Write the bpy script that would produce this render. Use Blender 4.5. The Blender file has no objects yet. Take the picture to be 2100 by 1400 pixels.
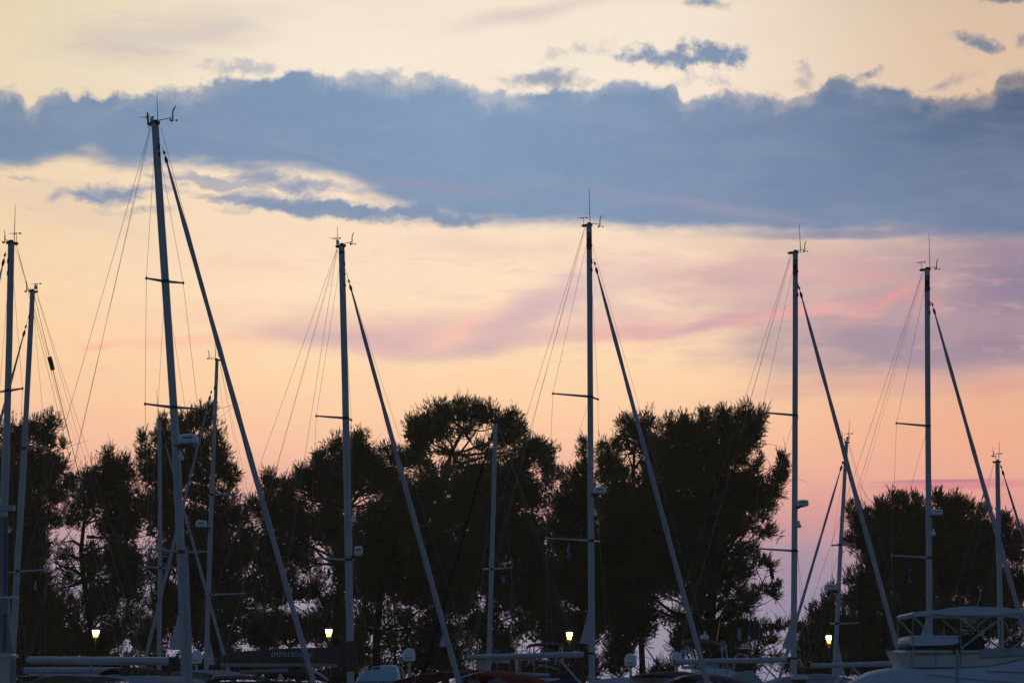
import bpy, math, random
import numpy as np
from mathutils import Vector, Matrix

# ------------------------------------------------------------------ camera
sc = bpy.context.scene
COL = sc.collection
FPX = 5833.0                       # focal length in photo pixels (100 mm on 36 mm, 2100 px wide)
PITCH = math.atan(730 / FPX)       # the horizon lies just under the lower edge
CAM = Vector((0.0, 0.0, 2.6))
cam_d = bpy.data.cameras.new('camera')
cam_d.lens = 100.0
cam_d.sensor_width = 36.0
cam_d.clip_start = 0.5
cam_d.clip_end = 20000
cam = bpy.data.objects.new('camera', cam_d)
COL.objects.link(cam)
cam.location = CAM
cam.rotation_euler = (math.radians(90) + PITCH, 0, 0)
sc.camera = cam
CR = Vector((1, 0, 0))
CF = Vector((0, math.cos(PITCH), math.sin(PITCH)))
CU = Vector((0, -math.sin(PITCH), math.cos(PITCH)))

def ray(px, py):
    return CR * (px - 1050) + CU * (700 - py) + CF * FPX

def at(px, py, Y):
    d = ray(px, py)
    return CAM + d * (Y / d.y)

def ae(px, py):                    # azimuth / elevation, in hundreds of photo pixels
    d = ray(px, py).normalized()
    return math.atan2(d.x, d.y) * FPX / 100, math.asin(d.z) * FPX / 100

def lin(c):
    return tuple(((v / 255) / 12.92 if v / 255 <= 0.04045 else ((v / 255 + 0.055) / 1.055) ** 2.4) for v in c)

# ------------------------------------------------------------------ view
sc.render.engine = 'CYCLES'
sc.view_settings.view_transform = 'Standard'
sc.view_settings.look = 'None'
sc.view_settings.exposure = 0.0
sc.view_settings.gamma = 1.0
sc.cycles.max_bounces = 8
sc.cycles.diffuse_bounces = 5
sc.cycles.transmission_bounces = 6

# ------------------------------------------------------------------ sky (world): dusk sky, sunset clouds laid out by direction
SUN_EL, SUN_AZ = math.radians(1.5), math.radians(-3.0)
world = bpy.data.worlds.new('World')
sc.world = world
world.use_nodes = True
wt = world.node_tree
wt.nodes.clear()
N, LK = wt.nodes, wt.links

def nd(t, **k):
    n = N.new(t)
    for a, v in k.items():
        setattr(n, a, v)
    return n

def put(sock, v):
    if hasattr(v, 'is_linked') or isinstance(v, bpy.types.NodeSocket):
        LK.new(v, sock)
    else:
        sock.default_value = v

def mth(op, a, b=None, c=None, clamp=False):
    n = nd('ShaderNodeMath', operation=op, use_clamp=clamp)
    put(n.inputs[0], a)
    if b is not None: put(n.inputs[1], b)
    if c is not None: put(n.inputs[2], c)
    return n.outputs[0]

def vm(op, a, b=None):
    n = nd('ShaderNodeVectorMath', operation=op)
    put(n.inputs[0], a)
    if b is not None: put(n.inputs[1], b)
    return n.outputs['Value'] if op in ('LENGTH', 'DOT_PRODUCT') else n.outputs[0]

def sstep(x, lo, hi, a=0.0, b=1.0):
    n = nd('ShaderNodeMapRange', interpolation_type='SMOOTHSTEP')
    put(n.inputs[0], x)
    n.inputs[1].default_value, n.inputs[2].default_value = lo, hi
    n.inputs[3].default_value, n.inputs[4].default_value = a, b
    return n.outputs[0]

def lmap(x, lo, hi, a=0.0, b=1.0):
    n = nd('ShaderNodeMapRange')
    put(n.inputs[0], x)
    n.inputs[1].default_value, n.inputs[2].default_value = lo, hi
    n.inputs[3].default_value, n.inputs[4].default_value = a, b
    return n.outputs[0]

def mixc(f, a, b):
    n = nd('ShaderNodeMix', data_type='RGBA')
    put(n.inputs[0], f)
    put(n.inputs[6], a if not isinstance(a, tuple) else a + (1,))
    put(n.inputs[7], b if not isinstance(b, tuple) else b + (1,))
    return n.outputs[2]

def noise(vec, scale, detail=4.0, rough=0.55, seed=0.0, stretch=(1, 1, 1)):
    m = nd('ShaderNodeMapping')
    put(m.inputs[0], vec)
    m.inputs[1].default_value = (seed * 7.3, seed * 3.1, seed)
    m.inputs[3].default_value = stretch
    n = nd('ShaderNodeTexNoise', noise_dimensions='3D')
    LK.new(m.outputs[0], n.inputs['Vector'])
    n.inputs['Scale'].default_value = scale
    n.inputs['Detail'].default_value = detail
    n.inputs['Roughness'].default_value = rough
    return n

def ramp(f, pts):
    n = nd('ShaderNodeValToRGB')
    put(n.inputs[0], f)
    e = n.color_ramp.elements
    while len(e) > 1: e.remove(e[-1])
    e[0].position, e[0].color = pts[0][0], pts[0][1] + (1,)
    for p, c in pts[1:]:
        q = e.new(p); q.color = c + (1,)
    return n.outputs[0]

tc = nd('ShaderNodeTexCoord')
sep = nd('ShaderNodeSeparateXYZ')
LK.new(tc.outputs['Generated'], sep.inputs[0])
az = mth('ARCTAN2', sep.outputs[0], sep.outputs[1])
el = mth('ARCSINE', sep.outputs[2])
U = mth('MULTIPLY', az, FPX / 100)
V = mth('MULTIPLY', el, FPX / 100)
cmb = nd('ShaderNodeCombineXYZ')
LK.new(U, cmb.inputs[0]); LK.new(V, cmb.inputs[1])
P = cmb.outputs[0]

def warp(vec, n, amp):
    d = vm('SUBTRACT', n.outputs['Color'], (0.5, 0.5, 0.5))
    d = vm('MULTIPLY', d, amp)
    return vm('ADD', vec, d)

Psoft = warp(P, noise(P, 0.55, 3, 0.5, 1, (0.6, 1.3, 1)), (1.1, 0.45, 0))
Ppuff = warp(P, noise(P, 1.5, 6, 0.6, 2), (0.8, 0.55, 0))
Pline = warp(P, noise(P, 0.5, 3, 0.5, 15), (0.8, 0.10, 0))
fineN = noise(P, 2.4, 7, 0.62, 3).outputs['Fac']
fibre = noise(Psoft, 0.9, 5, 0.6, 4, (0.5, 2.2, 1)).outputs['Fac']
streakN = noise(Ppuff, 1.1, 6, 0.6, 6, (0.55, 1.9, 1)).outputs['Fac']

VT = 15.0
def col_at(rows, x):
    return sorted([(ae(x, y)[1] / VT, lin(c)) for y, c in rows])

Vn = mth('DIVIDE', V, VT)
leftR = ramp(Vn, col_at([(0, (226, 211, 178)), (160, (231, 214, 182)), (345, (238, 212, 176)), (450, (241, 211, 172)), (600, (249, 212, 170)),
    (700, (252, 209, 163)), (800, (250, 201, 159)), (900, (245, 189, 157)), (960, (236, 177, 156)), (1080, (190, 154, 160)), (1180, (160, 146, 166)), (1400, (146, 142, 166))], 100))
midR = ramp(Vn, col_at([(0, (241, 226, 207)), (150, (246, 231, 211)), (480, (249, 222, 193)), (600, (254, 225, 192)), (760, (255, 216, 172)),
    (840, (254, 207, 165)), (910, (249, 196, 162)), (980, (235, 177, 158)), (1060, (208, 157, 157)), (1130, (176, 148, 160)), (1200, (158, 143, 162)), (1400, (140, 137, 162))], 950))
rightR = ramp(Vn, col_at([(0, (214, 188, 162)), (120, (222, 192, 165)), (200, (224, 194, 166)), (500, (205, 176, 165)), (700, (215, 172, 158)), (800, (236, 180, 148)),
    (880, (240, 175, 142)), (960, (238, 171, 146)), (1040, (222, 153, 146)), (1100, (199, 146, 152)), (1150, (168, 140, 158)), (1220, (150, 134, 160)), (1400, (128, 126, 156))], 1950))
base = mixc(sstep(U, -11.5, -3.0), leftR, midR)
base = mixc(sstep(U, 2.5, 10.0), base, rightR)
# a little slow unevenness in the high haze
base = mixc(mth('MULTIPLY', sstep(fibre, 0.35, 0.75), 0.10), base, lin((205, 180, 178)))

skyc = base
def blob(px, py, rx, ry, rot, rgb, op, wv=None, lo=0.0, hi=1.0, nz=None, na=0.0):
    """one cloud patch: an ellipse of directions, its edge broken by noise"""
    global skyc
    u, v = ae(px, py)
    m = nd('ShaderNodeMapping', vector_type='TEXTURE')
    LK.new(wv if wv is not None else Psoft, m.inputs[0])
    m.inputs[1].default_value = (u, v, 0)
    m.inputs[2].default_value = (0, 0, math.radians(rot))
    m.inputs[3].default_value = (rx / 100, ry / 100, 1)
    f = mth('SUBTRACT', 1.0, vm('LENGTH', m.outputs[0]))
    if wv == Ppuff and nz is not None:
        na *= 2.2; hi = max(hi, 0.4) + 0.35; lo -= 0.05
    if nz is not None:
        f = mth('MULTIPLY_ADD', mth('SUBTRACT', nz, 0.5), na, f)
    f = mth('MULTIPLY', sstep(f, lo, hi), op)
    skyc = mixc(f, skyc, lin(rgb))

# high thin grey-mauve veils
blob(330, 75, 330, 85, 8, (205, 192, 184), 0.65, nz=fibre, na=1.2)
blob(270, 100, 110, 14, -2, (192, 182, 182), 0.55, wv=Ppuff, nz=fibre, na=0.8)
blob(430, 70, 120, 30, 20, (204, 192, 188), 0.5, nz=fibre, na=0.8)
blob(1080, 28, 260, 30, 13, (212, 196, 190), 0.75, nz=fibre, na=0.7)
blob(130, 430, 240, 60, -12, (226, 200, 180), 0.6, nz=fibre, na=0.9)
blob(980, 500, 330, 35, -3, (236, 208, 190), 0.7, nz=fibre, na=0.7)
blob(1300, 560, 260, 90, -6, (232, 202, 190), 0.75, nz=fibre, na=0.9)
blob(1480, 500, 260, 28, -4, (228, 200, 178), 0.7, nz=fibre, na=0.5)
# the large mauve veil on the right
blob(1880, 640, 600, 220, 0, (184, 154, 162), 0.9, lo=0.0, hi=0.9, nz=fibre, na=0.9)
blob(1560, 570, 330, 90, 3, (212, 174, 172), 0.8, lo=0.0, hi=0.9, nz=fibre, na=0.9)
blob(1800, 710, 330, 70, -3, (160, 142, 160), 0.85, lo=0.0, hi=0.9, nz=fibre, na=0.8)
blob(2100, 570, 260, 170, 0, (140, 126, 152), 0.9, lo=0.0, hi=0.9, nz=fibre, na=0.4)
blob(2080, 710, 190, 60, 0, (148, 128, 150), 0.75, nz=fibre, na=0.4)
blob(1650, 505, 170, 20, -5, (216, 188, 170), 0.85, nz=fibre, na=0.6)
# pink and violet streaks of the middle
blob(720, 685, 300, 62, -3, (226, 182, 178), 0.75, lo=0.0, hi=0.9, nz=fibre, na=0.9)
blob(690, 690, 190, 26, -3, (196, 168, 180), 0.5, lo=0.0, hi=0.9, nz=fibre, na=0.8)
blob(860, 680, 200, 60, 10, (212, 174, 178), 0.6, lo=0.0, hi=0.9, nz=fibre, na=0.9)
blob(1080, 650, 200, 60, 24, (200, 172, 182), 0.8, lo=0.0, hi=0.9, nz=fibre, na=0.7)
blob(1150, 610, 190, 60, 14, (218, 186, 186), 0.7, lo=0.0, hi=0.9, nz=fibre, na=0.8)
blob(980, 712, 290, 30, 8, (206, 172, 178), 0.6, lo=0.0, hi=0.9, nz=fibre, na=0.6)
blob(965, 668, 120, 32, 28, (250, 188, 176), 0.6, nz=fibre, na=0.3)
blob(1260, 660, 260, 46, 8, (224, 180, 178), 0.65, lo=0.0, hi=0.9, nz=fibre, na=0.8)
blob(1350, 676, 330, 32, 6, (228, 170, 170), 0.7, lo=0.0, hi=0.9, nz=fibre, na=0.7)
blob(1480, 662, 230, 18, 9, (186, 158, 174), 0.5, lo=0.0, hi=0.9, nz=fibre, na=0.6)
blob(1640, 640, 210, 22, 9, (232, 168, 162), 0.75, lo=0.0, hi=0.9, nz=fibre, na=0.6)
blob(380, 700, 330, 18, 3, (252, 192, 166), 0.6, nz=fibre, na=0.6)
blob(205, 712, 70, 10, 8, (251, 180, 158), 0.7)
blob(480, 545, 230, 28, -4, (249, 206, 182), 0.55, nz=fibre, na=0.6)
blob(380, 640, 300, 50, 3, (250, 204, 176), 0.45, nz=fibre, na=0.8)
# fine fibres drawn through the middle of the sky
_fib = noise(Psoft, 1.5, 8, 0.66, 21, (0.45, 2.0, 1)).outputs['Fac']
_win = mth('MULTIPLY', sstep(V, 6.2, 7.2), sstep(V, 9.6, 8.8))
_win = mth('MULTIPLY', _win, sstep(U, -7.0, -1.0, 0.25, 1.0))
skyc = mixc(mth('MULTIPLY', sstep(_fib, 0.50, 0.70, 0.0, 0.45), _win), skyc, lin((238, 182, 176)))
skyc = mixc(mth('MULTIPLY', sstep(_fib, 0.48, 0.30, 0.0, 0.22), _win), skyc, lin((178, 152, 172)))
# lit pink tufts on the right
blob(1765, 568, 140, 32, -4, (218, 162, 160), 0.65, nz=fibre, na=0.6)
blob(1800, 632, 150, 22, 28, (220, 158, 154), 0.5, wv=Pline, lo=0.0, hi=0.9)
blob(1838, 606, 70, 14, 40, (230, 158, 150), 0.5, wv=Pline, lo=0.0, hi=0.9)
blob(1890, 620, 60, 20, 0, (212, 152, 152), 0.6)
blob(1760, 790, 350, 34, 3, (220, 168, 156), 0.7, nz=fibre, na=0.7)
blob(2030, 792, 120, 22, 4, (228, 158, 146), 0.6, nz=fibre, na=0.6)
# thin evening bars low on the right
blob(1960, 994, 230, 14, 1, (216, 132, 148), 0.85, lo=0.0, hi=0.7, wv=Pline)
blob(1930, 986, 190, 5, 1, (168, 122, 142), 0.75, lo=0.0, hi=0.8, wv=Pline)
blob(1600, 1130, 130, 16, 0, (156, 142, 168), 0.6, wv=Ppuff, nz=fineN, na=0.9)

# ---- the long blue-grey cloud bank
def fcurve(pts):
    n = nd('ShaderNodeFloatCurve')
    LK.new(lmap(U, -11.5, 11.5), n.inputs[1])
    c = n.mapping.curves[0]
    q = []
    for x, y in pts:
        u, v = ae(x, y)
        q.append(((u + 11.5) / 23, v / VT))
    c.points[0].location = (0, q[0][1]); c.points[1].location = (1, q[-1][1])
    for a in q: c.points.new(*a)
    for p in c.points: p.handle_type = 'AUTO_CLAMPED'
    n.mapping.update()
    return mth('MULTIPLY', n.outputs[0], VT)

TOP = fcurve([(0, 178), (35, 182), (62, 214), (80, 196), (130, 188), (150, 202), (175, 186), (205, 206), (240, 186), (272, 196), (335, 180), (410, 178), (480, 160), (560, 158), (610, 138),
              (660, 150), (770, 150), (815, 162), (850, 152), (890, 150), (955, 168), (990, 186), (1050, 192), (1110, 190), (1140, 178), (1190, 180), (1250, 166), (1300, 158),
              (1350, 176), (1385, 180), (1402, 206), (1430, 194), (1520, 184), (1580, 196), (1620, 204), (1660, 190), (1720, 160), (1790, 172), (1850, 188), (1900, 200), (1950, 200),
              (2000, 196), (2030, 190), (2050, 160), (2095, 142)])
BOT = fcurve([(0, 346), (60, 344), (100, 330), (150, 322), (190, 334), (260, 350), (330, 340), (420, 344), (520, 346), (620, 354), (690, 372), (740, 392), (790, 412), (850, 436), (910, 450), (980, 458), (1100, 460),
              (1250, 464), (1350, 468), (1500, 472), (1700, 480), (1900, 488), (2095, 492)])
n1 = noise(P, 1.3, 3, 0.5, 8).outputs['Fac']
n2 = noise(P, 4.2, 8, 0.62, 12).outputs['Fac']
n3 = noise(Ppuff, 2.6, 8, 0.66, 14).outputs['Fac']
slow = noise(P, 0.55, 2, 0.5, 13).outputs['Fac']
v1 = mth('MULTIPLY_ADD', mth('SUBTRACT', n1, 0.5), 0.42, V)
v1 = mth('MULTIPLY_ADD', mth('SUBTRACT', n2, 0.5), 0.42, v1)
v2 = mth('MULTIPLY_ADD', mth('SUBTRACT', noise(P, 1.0, 8, 0.62, 9, (0.6, 1.6, 1)).outputs['Fac'], 0.5), 0.75, V)
d1 = mth('SUBTRACT', TOP, v1)
topm = sstep(d1, -0.06, 0.12)
# shreds of cloud above the edge, in some places only
wisp = mth('ADD', mth('MULTIPLY', mth('SUBTRACT', n3, 0.5), 3.2), mth('MULTIPLY', d1, 1.9))
wisp = mth('MULTIPLY', sstep(wisp, 0.0, 0.75), sstep(slow, 0.42, 0.62, 0.0, 0.7))
topm = mth('MAXIMUM', topm, wisp)
# thinner, paler cloud just inside the edge
thin = mth('MULTIPLY', sstep(mth('ADD', d1, mth('MULTIPLY', mth('SUBTRACT', n3, 0.5), 0.9)), 0.05, 0.45, 0.32, 0.0), sstep(slow, 0.35, 0.6))
topm = mth('MULTIPLY', topm, mth('SUBTRACT', 1.0, thin))
botm = sstep(mth('SUBTRACT', v2, BOT), -0.16, 0.28)
bank = mth('MULTIPLY', topm, botm)
bankc = ramp(lmap(U, -10.5, 10.5), [(0.0, lin((116, 138, 165))), (0.22, lin((122, 146, 176))), (0.45, lin((126, 154, 184))), (0.62, lin((122, 147, 178))), (0.80, lin((102, 124, 155))), (1.0, lin((80, 99, 128)))])
bankn = noise(P, 0.35, 4, 0.5, 11, (0.6, 1.4, 1)).outputs['Fac']
bankc = mixc(mth('MULTIPLY', sstep(bankn, 0.4, 0.7), 0.22), bankc, lin((138, 152, 180)))
low = mth('MULTIPLY', sstep(V, 12.0, 9.5), 0.45)
bankc = mixc(low, bankc, lin((130, 147, 176)))
bankc = mixc(sstep(fibre, 0.38, 0.72, 0.0, 0.16), bankc, lin((162, 168, 186)))
bankc = mixc(sstep(n3, 0.5, 0.75, 0.0, 0.14), bankc, lin((92, 118, 150)))
skyc = mixc(bank, skyc, bankc)

# rosy streaks drawn across the bank
blob(1350, 415, 440, 30, -9, (150, 150, 176), 0.42, nz=fibre, na=0.4)
blob(1530, 440, 260, 18, -8, (158, 148, 170), 0.38, nz=fibre, na=0.3)
blob(900, 385, 300, 22, -7, (152, 148, 174), 0.6, nz=fibre, na=0.5)
blob(640, 318, 150, 10, -12, (142, 150, 178), 0.6)
# lit holes and edges below the bank
blob(1750, 480, 420, 14, 0, (128, 134, 166), 0.7, lo=0.0, hi=0.7)
blob(185, 312, 44, 18, 0, (208, 192, 182), 0.55, wv=Ppuff, nz=fineN, na=0.6)
blob(760, 408, 120, 14, -8, (232, 206, 184), 0.7, wv=Ppuff, nz=streakN, na=1.5)
blob(540, 372, 60, 16, -6, (240, 208, 182), 0.6, wv=Ppuff, nz=streakN, na=1.2)
# ragged streaks beneath the left half of the bank
BL = (130, 148, 176)
blob(240, 407, 140, 30, 4, BL, 0.95, wv=Ppuff, lo=-0.1, hi=0.4, nz=streakN, na=1.6)
blob(290, 430, 80, 14, 4, BL, 0.9, wv=Ppuff, lo=-0.05, hi=0.4, nz=streakN, na=1.5)
blob(470, 376, 190, 18, -2, BL, 0.65, wv=Ppuff, lo=-0.05, hi=0.4, nz=streakN, na=1.8)
blob(560, 414, 230, 22, -3, BL, 0.95, wv=Ppuff, lo=-0.05, hi=0.5, nz=streakN, na=1.3)
blob(690, 432, 280, 22, -2, BL, 0.95, wv=Ppuff, lo=-0.1, hi=0.45, nz=streakN, na=1.2)
blob(640, 382, 190, 24, -8, BL, 0.7, wv=Ppuff, lo=-0.05, hi=0.6, nz=streakN, na=1.7)
blob(850, 436, 190, 26, -2, BL, 0.95, wv=Ppuff, lo=-0.1, hi=0.5, nz=streakN, na=1.1)
blob(40, 364, 60, 6, -6, (170, 168, 176), 0.7, wv=Ppuff, nz=streakN, na=1.2)
# small loose clouds above the bank
FR = (128, 146, 172)
blob(1365, 118, 125, 27, -2, FR, 0.95, wv=Ppuff, lo=0.0, hi=0.4, nz=fineN, na=1.0)
blob(1465, 112, 92, 38, -8, FR, 1.0, wv=Ppuff, lo=0.0, hi=0.4, nz=fineN, na=1.2)
blob(1430, 126, 80, 14, 0, FR, 0.9, wv=Ppuff, lo=0.0, hi=0.4, nz=fineN, na=0.8)
blob(1195, 104, 100, 20, 4, (160, 165, 180), 0.6, wv=Ppuff, nz=fineN, na=1.6)
blob(1470, 165, 70, 24, 0, (170, 165, 176), 0.7, wv=Ppuff, nz=fineN, na=2.2)
blob(2005, 86, 62, 21, -16, (122, 130, 150), 0.95, wv=Ppuff, lo=0.0, hi=0.4, nz=fineN, na=0.9)
blob(2096, 80, 22, 14, -30, (125, 128, 146), 0.9, wv=Ppuff, nz=fineN, na=0.8)
blob(1450, 6, 62, 15, -6, (128, 144, 168), 0.95, wv=Ppuff, lo=0.0, hi=0.5, nz=fineN, na=0.6)
blob(2070, -2, 80, 10, 0, (110, 118, 140), 0.9, wv=Ppuff)
blob(490, 140, 110, 17, -4, (150, 164, 184), 0.6, wv=Ppuff, lo=0.0, hi=0.5, nz=fineN, na=1.0)
blob(1115, 164, 110, 24, 2, FR, 0.85, wv=Ppuff, lo=0.0, hi=0.4, nz=fineN, na=0.6)
blob(1640, 160, 40, 30, 50, (140, 144, 164), 0.6, wv=Ppuff, nz=fineN, na=1.8)
blob(1780, 155, 60, 16, 20, (126, 134, 158), 0.85, wv=Ppuff, nz=fineN, na=1.6)
blob(1935, 176, 60, 14, 16, (130, 136, 156), 0.6, wv=Ppuff, nz=fineN, na=1.6)
blob(800, 150, 60, 14, 0, (150, 164, 184), 0.7, wv=Ppuff, nz=fineN, na=1.8)

nish = nd('ShaderNodeTexSky')
nish.sky_type = 'NISHITA'
nish.sun_disc = False
nish.sun_elevation = SUN_EL
nish.sun_rotation = SUN_AZ
nish.air_density = 1.0
nish.dust_density = 0.6
nish.ozone_density = 2.0
BG = 0.1
front = mth('MULTIPLY', sstep(mth('ABSOLUTE', az), math.radians(18), math.radians(60), 1, 0), sstep(el, math.radians(15.5), math.radians(34), 1, 0))
nsc = vm('MULTIPLY', nish.outputs[0], (0.93, 1.26, 1.92))
sunset = vm('MULTIPLY', skyc, (1.065 / BG, 1.065 / BG, 1.07 / BG))
allsky = mixc(front, nsc, sunset)
bgn = nd('ShaderNodeBackground')
bgn.inputs[1].default_value = BG
LK.new(allsky, bgn.inputs[0])
out = nd('ShaderNodeOutputWorld')
LK.new(bgn.outputs[0], out.inputs[0])

# last weak warmth of the sun behind the trees
sun_d = bpy.data.lights.new('sun', 'SUN')
sun_d.energy = 0.12
sun_d.angle = math.radians(10)
sun_d.color = (1.0, 0.62, 0.38)
sun = bpy.data.objects.new('sun', sun_d)
COL.objects.link(sun)
sdir = Vector((math.sin(SUN_AZ) * math.cos(SUN_EL), math.cos(SUN_AZ) * math.cos(SUN_EL), math.sin(SUN_EL)))
sun.rotation_euler = sdir.to_track_quat('Z', 'Y').to_euler()

# ------------------------------------------------------------------ materials
MATS = {}
def mat(name, rgb, rough=0.5, var=0.12, scale=3.0, metal=0.0, spec=0.4, bump=0.0, rgb2=None, stretch=(1, 1, 1)):
    m = bpy.data.materials.new(name)
    m.use_nodes = True
    t = m.node_tree
    b = t.nodes['Principled BSDF']
    tc = t.nodes.new('ShaderNodeTexCoord')
    mp = t.nodes.new('ShaderNodeMapping')
    mp.inputs[3].default_value = stretch
    t.links.new(tc.outputs['Object'], mp.inputs[0])
    nz = t.nodes.new('ShaderNodeTexNoise')
    nz.inputs['Scale'].default_value = scale
    nz.inputs['Detail'].default_value = 5
    t.links.new(mp.outputs[0], nz.inputs['Vector'])
    mx = t.nodes.new('ShaderNodeMix'); mx.data_type = 'RGBA'
    a = tuple(c * (1 - var) for c in rgb)
    c2 = tuple(min(1, c * (1 + var)) for c in (rgb2 or rgb))
    mx.inputs[6].default_value = a + (1,)
    mx.inputs[7].default_value = c2 + (1,)
    mr = t.nodes.new('ShaderNodeMapRange')
    mr.inputs[1].default_value, mr.inputs[2].default_value = 0.3, 0.7
    t.links.new(nz.outputs['Fac'], mr.inputs[0])
    t.links.new(mr.outputs[0], mx.inputs[0])
    t.links.new(mx.outputs[2], b.inputs['Base Color'])
    b.inputs['Roughness'].default_value = rough
    b.inputs['Metallic'].default_value = metal
    b.inputs['Specular IOR Level'].default_value = spec
    if bump:
        bp = t.nodes.new('ShaderNodeBump')
        bp.inputs['Strength'].default_value = bump
        t.links.new(nz.outputs['Fac'], bp.inputs['Height'])
        t.links.new(bp.outputs[0], b.inputs['Normal'])
    MATS[name] = m
    return m

def emit(name, rgb, s):
    m = bpy.data.materials.new(name)
    m.use_nodes = True
    b = m.node_tree.nodes['Principled BSDF']
    b.inputs['Base Color'].default_value = rgb + (1,)
    b.inputs['Emission Color'].default_value = rgb + (1,)
    b.inputs['Emission Strength'].default_value = s
    return m

M_MAST = mat('painted aluminium', (0.50, 0.52, 0.55), 0.42, 0.10, 1.5, spec=0.4, stretch=(3, 3, 0.5))
M_WIRE = mat('stainless wire', (0.46, 0.41, 0.36), 0.5, 0.05, 4, metal=0.1)
M_BLACK = mat('black fitting', (0.018, 0.018, 0.02), 0.5, 0.2, 9)
M_GEAR = mat('dark masthead gear', (0.05, 0.05, 0.055), 0.5, 0.2, 9)
M_SAIL = mat('furled sailcloth', (0.52, 0.46, 0.50), 0.75, 0.14, 6, spec=0.2, bump=0.3, stretch=(1, 1, 2))
M_SAILW = mat('mainsail clew cloth', (0.60, 0.62, 0.66), 0.75, 0.08, 5, spec=0.2)
M_UV = mat('dark blue sail edge cloth', (0.010, 0.013, 0.024), 0.9, 0.15, 6, spec=0.05)
M_NAVY = mat('navy canvas', (0.03, 0.045, 0.13), 0.85, 0.15, 6, spec=0.1)
M_BLUE = mat('blue painted steel', (0.06, 0.12, 0.26), 0.45, 0.2, 4)
M_PALEB = mat('pale blue gelcoat', (0.46, 0.82, 1.0), 0.35, 0.06, 2.0)
M_WHITE = mat('white gelcoat', (0.66, 0.72, 0.80), 0.5, 0.05, 2.0, spec=0.3)
M_CREAM = mat('cream gelcoat', (0.62, 0.60, 0.52), 0.35, 0.06, 2.0, spec=0.5)
M_DOME = mat('white radome plastic', (0.86, 0.88, 0.90), 0.4, 0.04, 3.0)
M_GREYB = mat('grey painted steel', (0.30, 0.29, 0.29), 0.5, 0.15, 3)
M_COVER = mat('brown boom canvas', (0.115, 0.088, 0.076), 0.9, 0.25, 4, spec=0.08, bump=0.4)
M_LETTER = mat('grey lettering', (0.60, 0.63, 0.68), 0.8, 0.05, 4, spec=0.1)
M_RED = mat('dark red canvas', (0.24, 0.03, 0.035), 0.85, 0.2, 4, spec=0.12, bump=0.2)
M_PURPLE = mat('plum canvas', (0.10, 0.055, 0.085), 0.85, 0.2, 4, spec=0.12, bump=0.2)
M_BROWNC = mat('tan brown canvas', (0.10, 0.065, 0.045), 0.85, 0.2, 4, spec=0.1)
M_GREYC = mat('light grey canvas', (0.42, 0.44, 0.47), 0.85, 0.12, 3, spec=0.1, bump=0.2)
M_DARKC = mat('charcoal canvas', (0.05, 0.05, 0.052), 0.88, 0.2, 3, spec=0.1, bump=0.3)
M_CLEAR = mat('vinyl window', (0.16, 0.18, 0.22), 0.15, 0.15, 2, spec=0.6)
M_GLASS = mat('tinted window', (0.02, 0.024, 0.03), 0.08, 0.1, 2, spec=0.7)
M_STEEL = mat('polished tube', (0.45, 0.45, 0.47), 0.22, 0.06, 4, metal=0.8)
M_TEAK = mat('teak deck', (0.30, 0.20, 0.12), 0.7, 0.2, 5)
M_FLAGB = mat('blue flag cloth', (0.05, 0.12, 0.42), 0.9, 0.1, 5, spec=0.05)
M_FLAGW = mat('white flag cloth', (0.62, 0.63, 0.66), 0.9, 0.06, 5, spec=0.05)
M_BARK = mat('pine bark', (0.055, 0.04, 0.03), 0.95, 0.35, 5, spec=0.1, bump=0.6, stretch=(2, 2, 0.5))
M_LEAF = mat('pine needles', (0.080, 0.108, 0.036), 0.55, 0.3, 0.5, spec=0.4, rgb2=(0.112, 0.125, 0.052))
M_LEAF2 = mat('dark pine needles', (0.060, 0.078, 0.034), 0.55, 0.3, 0.5, spec=0.4, rgb2=(0.085, 0.096, 0.046))
def leafy(m, k):
    t = m.node_tree
    b = t.nodes['Principled BSDF']
    src = b.inputs['Base Color'].links[0].from_socket
    tr = t.nodes.new('ShaderNodeBsdfTranslucent')
    mx = t.nodes.new('ShaderNodeMixShader')
    mx.inputs[0].default_value = k
    t.links.new(src, tr.inputs[0])
    t.links.new(b.outputs[0], mx.inputs[1]); t.links.new(tr.outputs[0], mx.inputs[2])
    t.links.new(mx.outputs[0], t.nodes['Material Output'].inputs[0])
leafy(M_LEAF, 0.4); leafy(M_LEAF2, 0.35)
M_STONE = mat('quay stone', (0.30, 0.28, 0.25), 0.85, 0.25, 1.2, bump=0.4)
M_GRND = mat('park earth', (0.16, 0.13, 0.09), 0.95, 0.3, 0.4, bump=0.3)
M_ROOF = mat('dark roof sheet', (0.07, 0.07, 0.065), 0.7, 0.2, 2)
M_PLAST = mat('pale render', (0.42, 0.39, 0.34), 0.85, 0.12, 1.5)
M_LAMPG = emit('lit lantern glass', (1.0, 0.62, 0.16), 1.2)
M_LAMPB = emit('lit lamp bulb', (1.0, 0.80, 0.48), 7.0)

def water_mat():
    m = bpy.data.materials.new('harbour water')
    m.use_nodes = True
    t = m.node_tree
    b = t.nodes['Principled BSDF']
    b.inputs['Base Color'].default_value = (0.012, 0.022, 0.028, 1)
    b.inputs['Roughness'].default_value = 0.08
    b.inputs['IOR'].default_value = 1.33
    tc = t.nodes.new('ShaderNodeTexCoord')
    nz = t.nodes.new('ShaderNodeTexNoise')
    nz.inputs['Scale'].default_value = 1.4
    nz.inputs['Detail'].default_value = 6
    t.links.new(tc.outputs['Object'], nz.inputs['Vector'])
    bp = t.nodes.new('ShaderNodeBump')
    bp.inputs['Strength'].default_value = 0.35
    t.links.new(nz.outputs['Fac'], bp.inputs['Height'])
    t.links.new(bp.outputs[0], b.inputs['Normal'])
    return m
M_WATER = water_mat()

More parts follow.
